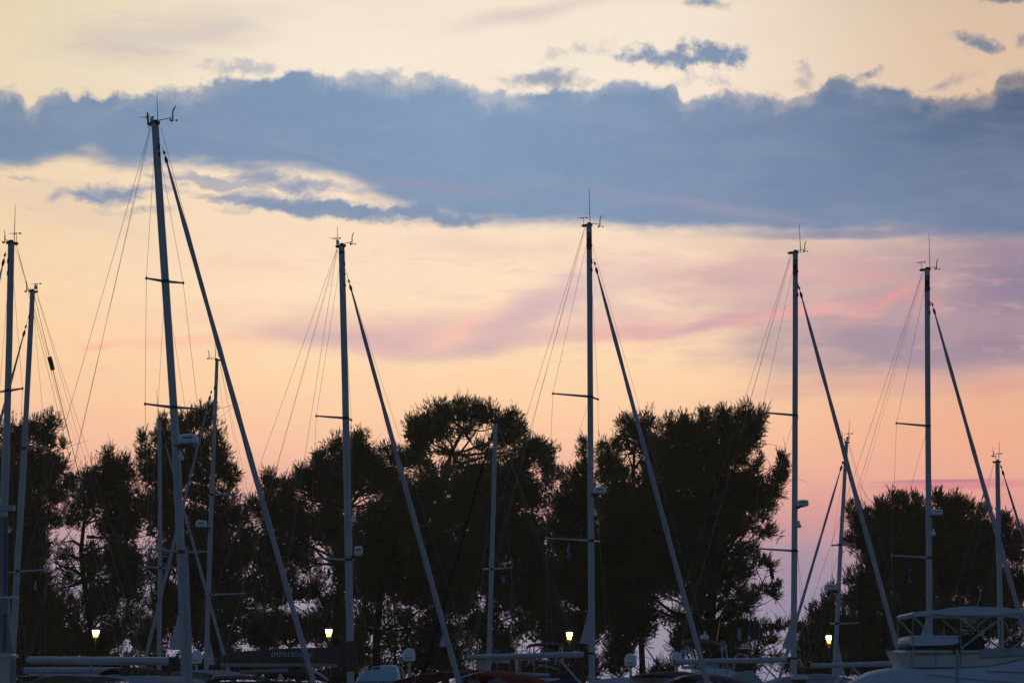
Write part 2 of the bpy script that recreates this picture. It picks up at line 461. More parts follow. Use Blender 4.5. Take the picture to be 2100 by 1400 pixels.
# ------------------------------------------------------------------ mesh builder
def perp(d):
    d = d.normalized()
    a = Vector((0, 0, 1)) if abs(d.z) < 0.9 else Vector((1, 0, 0))
    x = d.cross(a).normalized()
    return x, d.cross(x).normalized()

class MB:
    def __init__(s):
        s.v, s.f, s.m, s.mi = [], [], [], 0
    def face(s, *ids):
        s.f.append(ids); s.m.append(s.mi)
    def tube(s, pts, r, n=8, r2=None, flat=None):
        """r: radius or list of radii; flat: (direction, factor) makes the section oval"""
        pts = [Vector(p) for p in pts]
        rs = r if isinstance(r, (list, tuple)) else [r] * len(pts)
        b = len(s.v)
        x = None
        for i, p in enumerate(pts):
            d = (pts[min(i + 1, len(pts) - 1)] - pts[max(i - 1, 0)])
            if d.length < 1e-9: d = Vector((0, 0, 1))
            if x is None:
                if flat is not None:
                    x = flat[0] - d.normalized() * flat[0].dot(d.normalized()); x.normalize()
                else:
                    x, _ = perp(d)
            else:
                x = (x - d.normalized() * x.dot(d.normalized()))
                if x.length < 1e-6: x, _ = perp(d)
                x.normalize()
            y = d.normalized().cross(x)
            k = flat[1] if flat is not None else 1.0
            for j in range(n):
                a = 2 * math.pi * j / n
                s.v.append(p + x * (math.cos(a) * rs[i] * k) + y * (math.sin(a) * rs[i]))
        for i in range(len(pts) - 1):
            for j in range(n):
                k = (j + 1) % n
                s.face(b + i * n + j, b + i * n + k, b + (i + 1) * n + k, b + (i + 1) * n + j)
        s.face(*[b + j for j in range(n)][::-1])
        e = b + (len(pts) - 1) * n
        s.face(*[e + j for j in range(n)])
        return s
    def lathe(s, prof, c, n=20, sx=1.0, sy=1.0):
        """prof: [(r, z)] bottom to top"""
        c = Vector(c); b = len(s.v)
        for r, z in prof:
            for j in range(n):
                a = 2 * math.pi * j / n
                s.v.append(c + Vector((math.cos(a) * r * sx, math.sin(a) * r * sy, z)))
        for i in range(len(prof) - 1):
            for j in range(n):
                k = (j + 1) % n
                s.face(b + i * n + j, b + i * n + k, b + (i + 1) * n + k, b + (i + 1) * n + j)
        s.face(*[b + j for j in range(n)][::-1])
        e = b + (len(prof) - 1) * n
        s.face(*[e + j for j in range(n)])
        return s
    def box(s, c, x, y, z):
        """centre and three half-axis vectors"""
        c, x, y, z = Vector(c), Vector(x), Vector(y), Vector(z)
        b = len(s.v)
        for k in (-1, 1):
            for j in (-1, 1):
                for i in (-1, 1):
                    s.v.append(c + x * i + y * j + z * k)
        for q in ((0, 2, 3, 1), (4, 5, 7, 6), (0, 1, 5, 4), (2, 6, 7, 3), (0, 4, 6, 2), (1, 3, 7, 5)):
            s.face(*[b + i for i in q])
        return s
    def loft(s, rings, caps=True):
        """rings of equal length, closed around"""
        b = len(s.v); n = len(rings[0])
        for r in rings: s.v.extend(Vector(p) for p in r)
        for i in range(len(rings) - 1):
            for j in range(n):
                k = (j + 1) % n
                s.face(b + i * n + j, b + i * n + k, b + (i + 1) * n + k, b + (i + 1) * n + j)
        if caps:
            s.face(*[b + j for j in range(n)][::-1])
            e = b + (len(rings) - 1) * n
            s.face(*[e + j for j in range(n)])
        return s
    def slab(s, poly, w0, w1, W, inset=0.0):
        """outline in one plane, given depth from w0 to w1 along W; inset rounds the two cheeks off"""
        poly = [Vector(p) for p in poly]
        c = sum(poly, Vector()) / len(poly)
        rings = []
        if inset:
            e = (w1 - w0) * 0.12
            rings = [[c + (p - c) * (1 - inset) + W * w0 for p in poly], [p + W * (w0 + e) for p in poly],
                     [p + W * (w1 - e) for p in poly], [c + (p - c) * (1 - inset) + W * w1 for p in poly]]
        else:
            rings = [[p + W * w0 for p in poly], [p + W * w1 for p in poly]]
        return s.loft(rings)
    def sheet(s, prof, W, hw, camber=0.15, th=0.03, nj=8, droop=None):
        """canvas stretched over bows: a profile swept across, its edges lower than its middle"""
        b = len(s.v); n = len(prof)
        for lay in (0, 1):
            for i, p in enumerate(prof):
                for j in range(nj + 1):
                    q = j / nj * 2 - 1
                    z = -camber * abs(q) ** 2.4 - (th if lay else 0)
                    s.v.append(Vector(p) + W * (hw * q) + Vector((0, 0, z)))
        m = nj + 1; off = n * m
        for i in range(n - 1):
            for j in range(nj):
                a = b + i * m + j
                s.face(a, a + 1, a + m + 1, a + m)
                a += off
                s.face(a, a + m, a + m + 1, a + 1)
        for i in range(n - 1):
            for j in (0, nj):
                a = b + i * m + j
                s.face(a, a + m, a + m + off, a + off)
        for i in (0, n - 1):
            for j in range(nj):
                a = b + i * m + j
                s.face(a, a + 1, a + 1 + off, a + off)
        return s
    def build(s, name, m, parent=None, root=None, smooth=True):
        root = root or parent
        o0 = Vector(root.location) if root is not None else Vector((0, 0, 0))
        me = bpy.data.meshes.new(name)
        me.from_pydata([tuple(p - o0) for p in s.v], [], s.f)
        ms = m if isinstance(m, (list, tuple)) else [m]
        for q in ms:
            if q: me.materials.append(q)
        if len(ms) > 1: me.polygons.foreach_set('material_index', s.m)
        if smooth:
            me.polygons.foreach_set('use_smooth', [True] * len(me.polygons))
            me.set_sharp_from_angle(angle=math.radians(38))
        me.update()
        o = bpy.data.objects.new(name, me)
        COL.objects.link(o)
        if parent is not None: o.parent = parent
        return o

def text_polys(body, size, font_bold=False):
    cu = bpy.data.curves.new('lettering', 'FONT')
    cu.body = body; cu.size = size; cu.extrude = 0.006; cu.space_character = 1.12
    if font_bold: cu.offset = size * 0.02
    ob = bpy.data.objects.new('lettering', cu)
    COL.objects.link(ob)
    dg = bpy.context.evaluated_depsgraph_get()
    me = bpy.data.meshes.new_from_object(ob.evaluated_get(dg))
    vs = [v.co.copy() for v in me.vertices]
    fs = [tuple(p.vertices) for p in me.polygons]
    bpy.data.objects.remove(ob); bpy.data.curves.remove(cu); bpy.data.meshes.remove(me)
    return vs, fs

def tag(o, label, cat, group=None):
    o['label'] = label; o['category'] = cat
    if group: o['group'] = group
    return o

def struct(o):
    o['kind'] = 'structure'; return o

def thing(name, loc, label, cat, group=None):
    o = bpy.data.objects.new(name, None)
    o.empty_display_size = 0.5
    COL.objects.link(o)
    o.location = loc
    return tag(o, label, cat, group)

UP = Vector((0, 0, 1))

# ------------------------------------------------------------------ ground, water, quays
b = MB()
b.s = 0
S = 9000
b.v = [Vector((-S, -S, 0)), Vector((S, -S, 0)), Vector((S, S, 0)), Vector((-S, S, 0))]
b.face(0, 1, 2, 3)
struct(b.build('water', M_WATER, smooth=False))
b = MB().box((0, -14, 0.0), (60, 0, 0), (0, 15.5, 0), (0, 0, 1.0))
struct(b.build('pier', M_STONE, smooth=False))
b = MB().box((0, 200, 0.1), (420, 0, 0), (0, 36, 0), (0, 0, 0.9))
struct(b.build('quay', M_STONE, smooth=False))
b = MB().box((0, 203, 0.62), (418, 0, 0), (0, 32.5, 0), (0, 0, 0.42))
struct(b.build('ground', M_GRND, smooth=False))
QZ = 1.0

# ------------------------------------------------------------------ trees
rng = np.random.default_rng(11)

def shoot_templates(k=10):
    """one pine shoot, unit long, along +z: slim needles leaving the twig at an angle, tufted at the tip"""
    out = []
    for t in range(k):
        tri = []
        nn = 10
        for i in range(nn):
            h = 0.12 + 0.88 * i / (nn - 1)
            a = i * 2.4 + rng.uniform(-0.5, 0.5)
            sp = math.radians(rng.uniform(24, 46)) * (1.15 - 0.75 * h)
            ln = rng.uniform(0.34, 0.52)
            d = np.array([math.sin(sp) * math.cos(a), math.sin(sp) * math.sin(a), math.cos(sp)])
            w = np.array([-math.sin(a), math.cos(a), 0]) * 0.045
            o = np.array([0, 0, h * 0.75])
            tri += [o - w, o + w, o + d * ln]
        out.append(np.array(tri))
    return np.array(out)
SHOOTS = shoot_templates()

def rot_to(dirs):
    """matrices whose z column is dirs, spun at random"""
    n = len(dirs)
    z = dirs / np.linalg.norm(dirs, axis=1, keepdims=True)
    a = rng.normal(size=(n, 3))
    x = np.cross(a, z); x /= np.linalg.norm(x, axis=1, keepdims=True)
    y = np.cross(z, x)
    return np.stack([x, y, z], axis=2)

def in_ball(n, pw):
    d = rng.normal(size=(n, 3)); d /= np.linalg.norm(d, axis=1, keepdims=True)
    return d * (rng.uniform(size=(n, 1)) ** pw), d

def crown_mesh(name, clumps, Y, dens, size, core=1.0, upb=0.75, fill=()):
    tris = []
    ppm = FPX / Y
    for c in clumps:
        px, py, rx, ry = c[:4]
        q = c[4] if len(c) > 4 else 1.0
        if q < 1: q *= 1.45
        ctr = np.array(at(px, py, Y + rng.uniform(-1.0, 1.0)))
        small = min(rx, ry) < 17
        if not small: rx, ry = rx * 1.02, ry * 1.02
        R = np.array([rx / ppm, 0.75 * (rx + ry) / 2 / ppm + 0.25, ry / ppm])
        area = math.pi * R[0] * R[2]
        # boughs spread through the clump; the needles gather round them, so the outline is uneven
        nb = max(4, int(4 + area * 3.2))
        bp, _ = in_ball(nb, 0.45)
        bo = bp * R * (0.80 if small else 0.92)
        br = np.minimum(R, 0.62) * rng.uniform(0.55, 1.15, size=(nb, 1))
        n = max(20, int(area * dens * q) + 16)
        pick = rng.integers(0, nb, n)
        loc, ld = in_ball(n, 0.45)
        p = bo[pick] + loc * br[pick]
        outw = p / R + ld * 0.55
        nrm = np.linalg.norm(outw, axis=1, keepdims=True) + 1e-6
        d = outw / nrm * 0.8 + np.array([0, 0, upb]) + rng.normal(size=(n, 3)) * 0.35
        M = rot_to(d)
        L = size * rng.uniform(0.6, 1.2, size=(n, 1, 1))
        T = SHOOTS[rng.integers(0, len(SHOOTS), n)] * L
        W = np.einsum('nij,nkj->nki', M, T) + (ctr + p)[:, None, :]
        tris.append(W.reshape(-1, 3))
        # young leaders standing up out of the top of the clump
        ns = int(3 + area * 2.4 * q)
        sp = rng.normal(size=(ns, 3)); sp[:, 2] = np.abs(sp[:, 2]) + 0.25
        sp /= np.linalg.norm(sp, axis=1, keepdims=True)
        td = sp * 0.55 + np.array([0, 0, upb]) + rng.normal(size=(ns, 3)) * 0.2
        td /= np.linalg.norm(td, axis=1, keepdims=True)
        tl = rng.uniform(0.3, 0.95, size=(ns, 1)) * (0.6 if small else 1.0)
        for j in range(6):
            f = j / 5
            pos = sp * R * rng.uniform(0.75, 1.0) + td * tl * f
            M = rot_to(td + rng.normal(size=(ns, 3)) * (0.34 - 0.2 * f))
            T = SHOOTS[rng.integers(0, len(SHOOTS), ns)] * (size * (0.85 - 0.25 * f))
            tris.append((np.einsum('nij,nkj->nki', M, T) + (ctr + pos)[:, None, :]).reshape(-1, 3))
        # the massed inner needles, too dense to see one by one
        k = int(area * 70 * core * min(q, 1.0) * (1.0 if q >= 1 else 0.3))
        if k:
            lp, _ = in_ball(k, 0.5)
            e = rng.normal(size=(k, 3, 3)) * 0.13
            tris.append(((ctr + lp * R * 0.80)[:, None, :] + e).reshape(-1, 3))
    for px, py, rx, ry in fill:              # the leafy depth of the crown, seen only as darkness between the outer boughs
        ctr = np.array(at(px, py, Y + 1.8))
        R = np.array([rx * 0.92 / ppm, 1.6, ry * 0.92 / ppm])
        k = int(math.pi * R[0] * R[2] * 85)
        lp, _ = in_ball(k, 0.45)
        e = rng.normal(size=(k, 3, 3)) * 0.15
        tris.append(((ctr + lp * R)[:, None, :] + e).reshape(-1, 3))
        k = int(math.pi * R[0] * R[2] * 40)
        lp, d = in_ball(k, 0.25)
        M = rot_to(d + np.array([0, 0, 0.8]) + rng.normal(size=(k, 3)) * 0.4)
        T = SHOOTS[rng.integers(0, len(SHOOTS), k)] * size
        tris.append((np.einsum('nij,nkj->nki', M, T) + (ctr + lp * R)[:, None, :]).reshape(-1, 3))
    v = np.concatenate(tris).astype(np.float32)
    nt = len(v) // 3
    me = bpy.data.meshes.new(name)
    me.vertices.add(nt * 3); me.loops.add(nt * 3); me.polygons.add(nt)
    me.loops.foreach_set('vertex_index', np.arange(nt * 3, dtype=np.int32))
    me.polygons.foreach_set('loop_start', np.arange(0, nt * 3, 3, dtype=np.int32))
    return me, v

def limb(b, p0, p1, r0, r1, sag=0.12, n=6):
    p0, p1 = Vector(p0), Vector(p1)
    L = (p1 - p0).length
    pts, rs = [], []
    o = Vector((rng.normal(), rng.normal() * 0.6, rng.normal())) * L * 0.05
    for i in range(n + 1):
        t = i / n
        w = math.sin(math.pi * t)
        pts.append(p0.lerp(p1, t) + o * w + Vector((0, 0, -L * sag * w)) + Vector(rng.normal(size=3)) * L * 0.012 * (1 if 0 < i < n else 0))
        rs.append(r0 + (r1 - r0) * t)
    b.tube(pts, rs, 6)
    return pts

FILL = {       # keyed by the pixel column of the stem
    42: [(45, 1000, 70, 100), (60, 1120, 50, 60), (40, 1200, 70, 70), (60, 1310, 80, 70), (70, 1380, 90, 40), (96, 1240, 30, 40)],
    205: [(215, 1020, 60, 45), (250, 1080, 50, 50), (245, 1150, 45, 45), (205, 1240, 42, 50), (140, 1290, 60, 60), (190, 1330, 60, 40), (150, 1370, 120, 30), (225, 1300, 20, 40), (185, 1150, 14, 60)],
    318: [(350, 970, 60, 60), (420, 950, 45, 50), (350, 1070, 60, 60), (440, 1070, 65, 50), (400, 1140, 85, 60), (450, 1200, 85, 70), (450, 1300, 70, 50), (390, 1250, 50, 60), (335, 1230, 22, 60), (420, 1370, 120, 30), (505, 1110, 26, 50)],
    688: [(580, 1030, 50, 40), (680, 990, 70, 60), (740, 970, 60, 60), (600, 1090, 80, 50), (690, 1080, 50, 60), (560, 1180, 50, 70), (560, 1290, 80, 50), (650, 1285, 35, 40), (700, 1190, 26, 90), (700, 1320, 26, 60), (600, 1370, 110, 30), (790, 990, 50, 40), (615, 1215, 40, 22)],
    915: [(880, 880, 46, 34), (955, 856, 60, 20), (1045, 872, 40, 30), (858, 930, 30, 26), (1100, 920, 30, 20), (1122, 955, 18, 26), (1020, 895, 24, 14)],
    985: [(970, 1030, 70, 60), (1050, 1010, 60, 60), (1000, 1110, 100, 60), (1080, 1120, 66, 70), (960, 1180, 70, 60), (1060, 1200, 80, 50), (1120, 1230, 50, 50), (1140, 1300, 50, 60), (1030, 1330, 22, 50), (1100, 1380, 90, 26), (940, 1240, 20, 30)],
    772: [(790, 1080, 80, 60), (860, 1050, 70, 60), (750, 1160, 60, 60), (840, 1150, 100, 70), (790, 1205, 80, 40), (880, 1220, 50, 50), (880, 1310, 36, 60), (738, 1310, 18, 70), (835, 1300, 16, 60), (850, 1370, 90, 30), (920, 1330, 26, 50)],
    1196: [(1190, 1050, 60, 50), (1180, 1140, 60, 70), (1200, 1220, 60, 60), (1190, 1300, 46, 50), (1195, 1370, 40, 30)],
    1320: [(1300, 900, 40, 36), (1340, 940, 40, 50), (1255, 970, 36, 40), (1340, 1020, 50, 40), (1290, 1070, 60, 60)],
    1456: [(1400, 930, 60, 50), (1490, 910, 60, 50), (1440, 1000, 90, 60), (1520, 1010, 50, 50), (1370, 1060, 60, 80), (1450, 1080, 80, 60), (1290, 1080, 60, 70), (1280, 1170, 80, 70), (1390, 1160, 80, 60), (1455, 1160, 50, 60), (1260, 1260, 60, 60), (1310, 1260, 50, 50), (1440, 1230, 40, 40), (1460, 1310, 70, 40), (1270, 1340, 30, 50), (1490, 1370, 80, 36), (1520, 1300, 40, 30), (1400, 1310, 18, 40), (1505, 1140, 26, 26)],
    1702: [(1700, 1300, 36, 60), (1700, 1370, 50, 30)],
    1900: [(1830, 1100, 70, 60), (1930, 1090, 80, 60), (2010, 1110, 60, 50), (1850, 1190, 90, 70), (1960, 1190, 110, 80), (1780, 1230, 40, 50), (1850, 1290, 100, 60), (1970, 1280, 100, 50), (2060, 1220, 50, 60), (1770, 1320, 50, 60), (1850, 1370, 120, 40)],
}
def tree(label, cat, Y, trunk, clumps, tr=0.28, dens=150, size=0.38, mat_l=None, core=1.0, limbs=(), name='pine_tree', upb=0.75, group='trees along the quay behind the boats'):
    base = at(trunk[0][0], 1430, Y); base.z = QZ
    t = thing(name, base, label, cat, group)
    b = MB()
    pts = [base - Vector((0, 0, 0.25))] + [at(x, y, Y) for x, y in trunk]
    n = len(pts)
    b.tube(pts, [tr * (1.25 if i == 0 else 1.0 - 0.8 * i / n) for i in range(n)], 10)
    for c in clumps:                      # a limb from the trunk into every clump
        tip = at(c[0], c[1], Y + rng.uniform(-0.6, 0.6))
        cand = [p for p in pts[1:] if p.z < tip.z - 0.3] or pts[1:2]
        src = min(cand, key=lambda p: (p - tip).length)
        if (src - tip).length > 0.5:
            pp = limb(b, src, tip, min(tr * 0.42, 0.03 + 0.016 * (src - tip).length), 0.012, 0.05)
            for _ in range(3):
                i = rng.integers(2, len(pp))
                limb(b, pp[i], pp[i] + Vector(rng.normal(size=3) * [0.9, 0.7, 0.6] + [0, 0, 0.4]), 0.022, 0.006, 0.0, 3)
    for l in limbs:                       # limbs the picture shows in the gaps
        pp = [at(x, y, Y - 0.5) for x, y in l]
        k = len(pp)
        b.tube(pp, [0.14 - 0.11 * i / (k - 1) for i in range(k)], 6)
        for i in range(1, k):
            for _ in range(5):
                limb(b, pp[i], pp[i] + Vector(rng.normal(size=3) * [1.1, 0.6, 0.9]), 0.03, 0.006, 0.0, 4)
    b.build('trunk', M_BARK, t)
    me, v = crown_mesh('crown', clumps, Y, dens, size, core, upb, FILL.get(trunk[0][0], ()))
    v -= np.array(base, dtype=np.float32)
    me.vertices.foreach_set('co', v.ravel())
    me.materials.append(mat_l or M_LEAF)
    me.update()
    o = bpy.data.objects.new('crown', me)
    COL.objects.link(o)
    o.parent = t
    return t

tree('dark tall pine cut by the left edge of the picture, behind the two left masts', 'tree', 185, [(42, 1425), (45, 1250), (40, 1100), (55, 960)],
     [(30, 900, 45, 42), (75, 885, 32, 28), (106, 866, 16, 15), (98, 900, 26, 28), (15, 970, 60, 60), (85, 960, 50, 52), (118, 960, 18, 22), (132, 915, 6, 12, 1.5), (40, 1045, 75, 60), (120, 1010, 34, 28), (145, 985, 16, 16), (20, 1130, 65, 60),
      (75, 1120, 40, 42), (95, 1065, 40, 25), (10, 1220, 55, 60), (70, 1200, 45, 45), (60, 1300, 55, 55), (10, 1330, 50, 50), (90, 1370, 60, 40), (95, 1250, 30, 40)])
tree('low broad pine with bare branches showing in a pale gap, left of the tallest mast', 'tree', 196, [(205, 1425), (188, 1290), (172, 1190), (166, 1130), (172, 1075), (195, 1000)],
     [(222, 935, 12, 18), (228, 955, 26, 24), (200, 978, 40, 34), (256, 950, 14, 18), (258, 975, 28, 28), (175, 1012, 32, 34), (232, 1012, 55, 42), (160, 1060, 40, 26), (275, 1040, 42, 46), (230, 1070, 45, 22), (250, 1140, 50, 45),
      (205, 1225, 46, 40), (120, 1250, 50, 38), (135, 1320, 62, 44), (200, 1335, 34, 40), (245, 1200, 40, 50), (190, 1160, 22, 40), (275, 1180, 30, 45), (120, 1375, 60, 30), (240, 1370, 60, 25), (268, 1265, 34, 40, 0.65), (290, 1310, 34, 36, 0.8), (245, 1300, 24, 30, 0.75), (285, 1225, 26, 26, 0.5), (132, 1180, 26, 40, 0.5), (135, 1135, 24, 26, 0.45), (215, 1090, 24, 14, 0.4)],
     limbs=[[(168, 1150), (150, 1140), (130, 1135), (112, 1145)], [(170, 1180), (145, 1165), (125, 1160), (110, 1152)], [(168, 1120), (150, 1108), (125, 1112)], [(172, 1140), (190, 1130), (215, 1120), (232, 1118)], [(178, 1100), (205, 1102), (240, 1100)], [(172, 1190), (150, 1200), (120, 1206)]])
tree('pine with feathery tips behind the tallest leaning mast', 'tree', 190, [(318, 1425), (330, 1280), (350, 1120), (370, 980), (400, 900)],
     [(292, 900, 7, 18, 1.6), (294, 930, 14, 20), (302, 965, 24, 34), (335, 905, 26, 40), (333, 868, 8, 16, 1.5), (372, 880, 22, 34), (392, 868, 16, 22), (420, 862, 24, 28), (432, 842, 10, 16), (412, 850, 12, 18), (442, 900, 20, 30), (395, 925, 42, 44),
      (355, 962, 48, 50), (452, 935, 16, 22), (458, 968, 26, 26), (474, 985, 15, 16), (484, 970, 6, 8, 1.5), (405, 1012, 40, 24), (330, 1040, 44, 52), (450, 1020, 40, 28), (432, 1078, 56, 38), (488, 1058, 28, 24), (380, 1125, 50, 48), (330, 1170, 25, 38),
      (450, 1150, 58, 56), (498, 1132, 32, 46), (405, 1222, 50, 55), (478, 1240, 58, 58), (330, 1240, 26, 42), (445, 1312, 50, 42), (400, 1295, 26, 26), (360, 1230, 25, 40), (330, 1370, 70, 25), (470, 1370, 60, 25), (312, 1300, 30, 50, 0.75), (350, 1300, 26, 46, 0.6), (310, 1150, 20, 34, 0.5), (420, 985, 22, 16, 0.5)])
tree('ragged pine stepping up to the right behind the brown sail cover', 'tree', 200, [(688, 1425), (690, 1300), (700, 1160), (715, 1040), (730, 950)],
     [(515, 1035, 22, 14), (548, 980, 10, 18), (552, 995, 18, 26), (585, 1000, 28, 26), (612, 975, 10, 14), (630, 985, 36, 32), (655, 940, 18, 20), (664, 960, 28, 28), (690, 905, 12, 14), (694, 925, 28, 26), (735, 898, 22, 16), (738, 920, 28, 26), (762, 948, 32, 28),
      (720, 965, 44, 40), (800, 925, 20, 16), (815, 948, 22, 24), (790, 985, 38, 28), (680, 1005, 52, 42), (560, 1050, 46, 40), (620, 1062, 56, 46), (820, 1002, 28, 22), (680, 1085, 42, 46), (542, 1130, 42, 46), (598, 1135, 42, 34), (562, 1210, 56, 46),
      (640, 1210, 26, 22), (705, 1160, 32, 60), (590, 1290, 66, 36), (640, 1288, 34, 28), (540, 1300, 46, 40), (702, 1260, 28, 60), (705, 1350, 30, 40), (560, 1370, 70, 30), (625, 1160, 40, 24, 0.6), (665, 1240, 22, 40, 0.6), (668, 1300, 18, 40, 0.5), (660, 1180, 18, 24, 0.45)], mat_l=M_LEAF2)
tree('umbrella shaped pine with branches showing through its crown, highest of the trees', 'tree', 206, [(915, 1425), (905, 1250), (898, 1100), (905, 1000), (925, 930), (950, 880)],
     [(850, 892, 26, 26), (872, 866, 26, 22), (842, 868, 10, 12), (905, 848, 36, 20), (905, 832, 14, 10), (955, 842, 38, 18), (940, 828, 12, 8), (1000, 850, 32, 22), (985, 832, 14, 9), (895, 885, 36, 24), (1038, 866, 28, 24), (1052, 848, 10, 9), (1065, 890, 22, 26), (860, 920, 28, 22), (838, 945, 24, 22), (1040, 905, 28, 15),
      (915, 925, 18, 10), (948, 888, 22, 12), (872, 952, 20, 14), (1100, 912, 26, 16), (1128, 928, 15, 17), (1128, 962, 13, 20), (1112, 945, 18, 18), (1122, 990, 10, 14), (990, 915, 18, 12), (1010, 935, 22, 14)], tr=0.34, mat_l=M_LEAF2, dens=150,
     limbs=[[(915, 985), (935, 940), (965, 900), (985, 872)], [(908, 1000), (890, 960), (872, 930)], [(925, 960), (960, 945), (1000, 935), (1035, 912)], [(900, 1010), (872, 985), (850, 968)], [(935, 950), (925, 910), (905, 885)], [(965, 905), (950, 880), (935, 860)], [(930, 985), (968, 968), (1005, 965)]])
tree('broad dark green tree in front of the umbrella pine, right of its stem', 'tree', 178, [(985, 1425), (1000, 1280), (1010, 1150), (1000, 1030)],
     [(958, 975, 52, 44), (1020, 985, 58, 52), (1060, 950, 34, 40), (1090, 928, 28, 32), (1092, 1010, 44, 48), (960, 1050, 60, 55), (1010, 1090, 80, 70), (1075, 1100, 60, 64), (1105, 1170, 60, 52), (950, 1170, 65, 55), (1020, 1190, 55, 44), (1110, 1230, 44, 40), (1040, 1240, 40, 30),
      (950, 1235, 26, 30), (1140, 1290, 50, 46), (1030, 1330, 24, 50), (1060, 1370, 40, 24), (1130, 1370, 60, 30), (980, 1275, 36, 40, 0.7), (1070, 1290, 34, 44, 0.65), (1010, 1290, 24, 50, 0.6), (965, 1330, 46, 34, 0.55), (1095, 1270, 26, 30, 0.5)], tr=0.36, size=0.38, dens=150)
tree('broad dark green tree in front of the umbrella pine, left of its stem', 'tree', 181, [(772, 1425), (772, 1300), (785, 1180), (830, 1060)],
     [(772, 1068, 54, 48), (832, 1030, 56, 40), (890, 1000, 60, 50), (860, 1075, 70, 60), (728, 1130, 42, 55), (800, 1140, 80, 66), (890, 1130, 66, 60), (750, 1200, 50, 44), (840, 1205, 60, 44), (905, 1220, 44, 44), (885, 1290, 34, 50), (740, 1330, 22, 50), (860, 1350, 40, 40), (830, 1265, 22, 30), (930, 1300, 22, 22), (930, 1370, 40, 26), (780, 1375, 36, 16), (785, 1265, 30, 34, 0.6), (755, 1280, 24, 34, 0.75), (800, 1310, 26, 40, 0.75), (745, 1240, 26, 26, 0.6), (770, 1345, 36, 26, 0.55), (925, 1265, 34, 36, 0.6), (905, 1330, 36, 40, 0.7)],
     tr=0.36, size=0.38, dens=120, limbs=[[(772, 1400), (808, 1380), (812, 1300), (805, 1210)]])
tree('slim pointed young pine touching the left side of the leftmost lettered panel mast', 'tree', 183, [(1196, 1425), (1195, 1250), (1198, 1080), (1198, 940)],
     [(1198, 908, 5, 14, 1.8), (1198, 928, 10, 16), (1200, 955, 18, 22), (1186, 980, 26, 22), (1162, 990, 18, 16), (1148, 976, 6, 12, 1.6), (1200, 1010, 46, 34), (1160, 1030, 36, 34), (1150, 1090, 46, 55), (1205, 1080, 52, 58), (1150, 1190, 46, 55), (1200, 1190, 52, 70), (1190, 1290, 40, 46), (1150, 1330, 30, 40), (1200, 1370, 34, 30)], tr=0.22)
tree('dark round headed pine behind the big dense tree with a small gap of sky', 'tree', 203, [(1320, 1425), (1310, 1200), (1300, 1050), (1300, 930)],
     [(1238, 915, 16, 16), (1246, 940, 24, 26), (1286, 862, 12, 10), (1300, 880, 32, 26), (1328, 866, 26, 18), (1336, 910, 28, 32), (1262, 968, 32, 28), (1350, 950, 34, 32), (1265, 915, 14, 18), (1330, 985, 34, 26), (1280, 1010, 40, 30), (1300, 1080, 60, 60)], mat_l=M_LEAF2,
     limbs=[[(1300, 990), (1296, 955), (1288, 930)], [(1298, 965), (1312, 945), (1325, 930)]])
tree('biggest dense pine, boughs reaching right towards the middle one of the lettered panel masts', 'tree', 180, [(1456, 1425), (1458, 1280), (1462, 1150), (1468, 1020), (1490, 920)],
     [(1378, 890, 26, 28), (1372, 868, 8, 14), (1412, 888, 30, 28), (1402, 862, 9, 14, 1.4), (1452, 882, 34, 34), (1446, 856, 10, 14), (1482, 850, 10, 16), (1492, 880, 28, 34), (1530, 850, 14, 22, 1.3), (1528, 882, 24, 32), (1556, 868, 14, 26, 1.3), (1566, 850, 6, 12, 1.6), (1527, 913, 22, 26), (1548, 900, 10, 16), (1490, 940, 48, 42), (1430, 960, 58, 56),
      (1382, 975, 42, 56), (1557, 948, 4, 15, 1.5), (1549, 966, 8, 11, 1.3), (1540, 980, 10, 12, 1.2), (1608, 946, 5, 14, 1.6), (1599, 946, 4, 14, 1.6), (1613, 966, 4, 16, 1.5), (1602, 970, 10, 16, 1.3), (1592, 985, 14, 16, 1.2), (1580, 1002, 20, 18), (1596, 1010, 8, 12, 1.2), (1565, 1022, 22, 20), (1582, 1034, 8, 14, 1.2), (1532, 1004, 36, 30), (1500, 1020, 58, 46), (1556, 1036, 24, 20), (1568, 1062, 14, 10), (1520, 1078, 46, 26), (1440, 1070, 76, 66), (1362, 1080, 66, 76), (1300, 1055, 56, 62),
      (1282, 1122, 56, 66), (1254, 1030, 36, 36), (1566, 1096, 22, 10), (1578, 1088, 8, 6, 1.5), (1532, 1130, 34, 14), (1562, 1152, 22, 12), (1580, 1160, 10, 10), (1520, 1172, 34, 18), (1572, 1210, 24, 8), (1590, 1202, 8, 6, 1.4), (1590, 1224, 9, 6, 1.4), (1538, 1222, 32, 14), (1505, 1248, 40, 18), (1450, 1160, 54, 46),
      (1384, 1172, 76, 60), (1300, 1200, 66, 66), (1240, 1150, 46, 76), (1490, 1205, 34, 26), (1430, 1240, 34, 30), (1250, 1250, 44, 56), (1300, 1285, 46, 44), (1420, 1290, 30, 22), (1472, 1300, 56, 28), (1270, 1345, 36, 46), (1530, 1290, 44, 26), (1490, 1360, 70, 36), (1395, 1325, 20, 34), (1365, 1270, 26, 16, 0.5), (1395, 1262, 20, 16, 0.5)], tr=0.42, size=0.44,
     limbs=[[(1462, 1150), (1490, 1110), (1530, 1082)], [(1460, 1260), (1490, 1232), (1530, 1225), (1575, 1212)], [(1460, 1290), (1425, 1260), (1385, 1255)], [(1464, 1200), (1500, 1175), (1550, 1160)]])
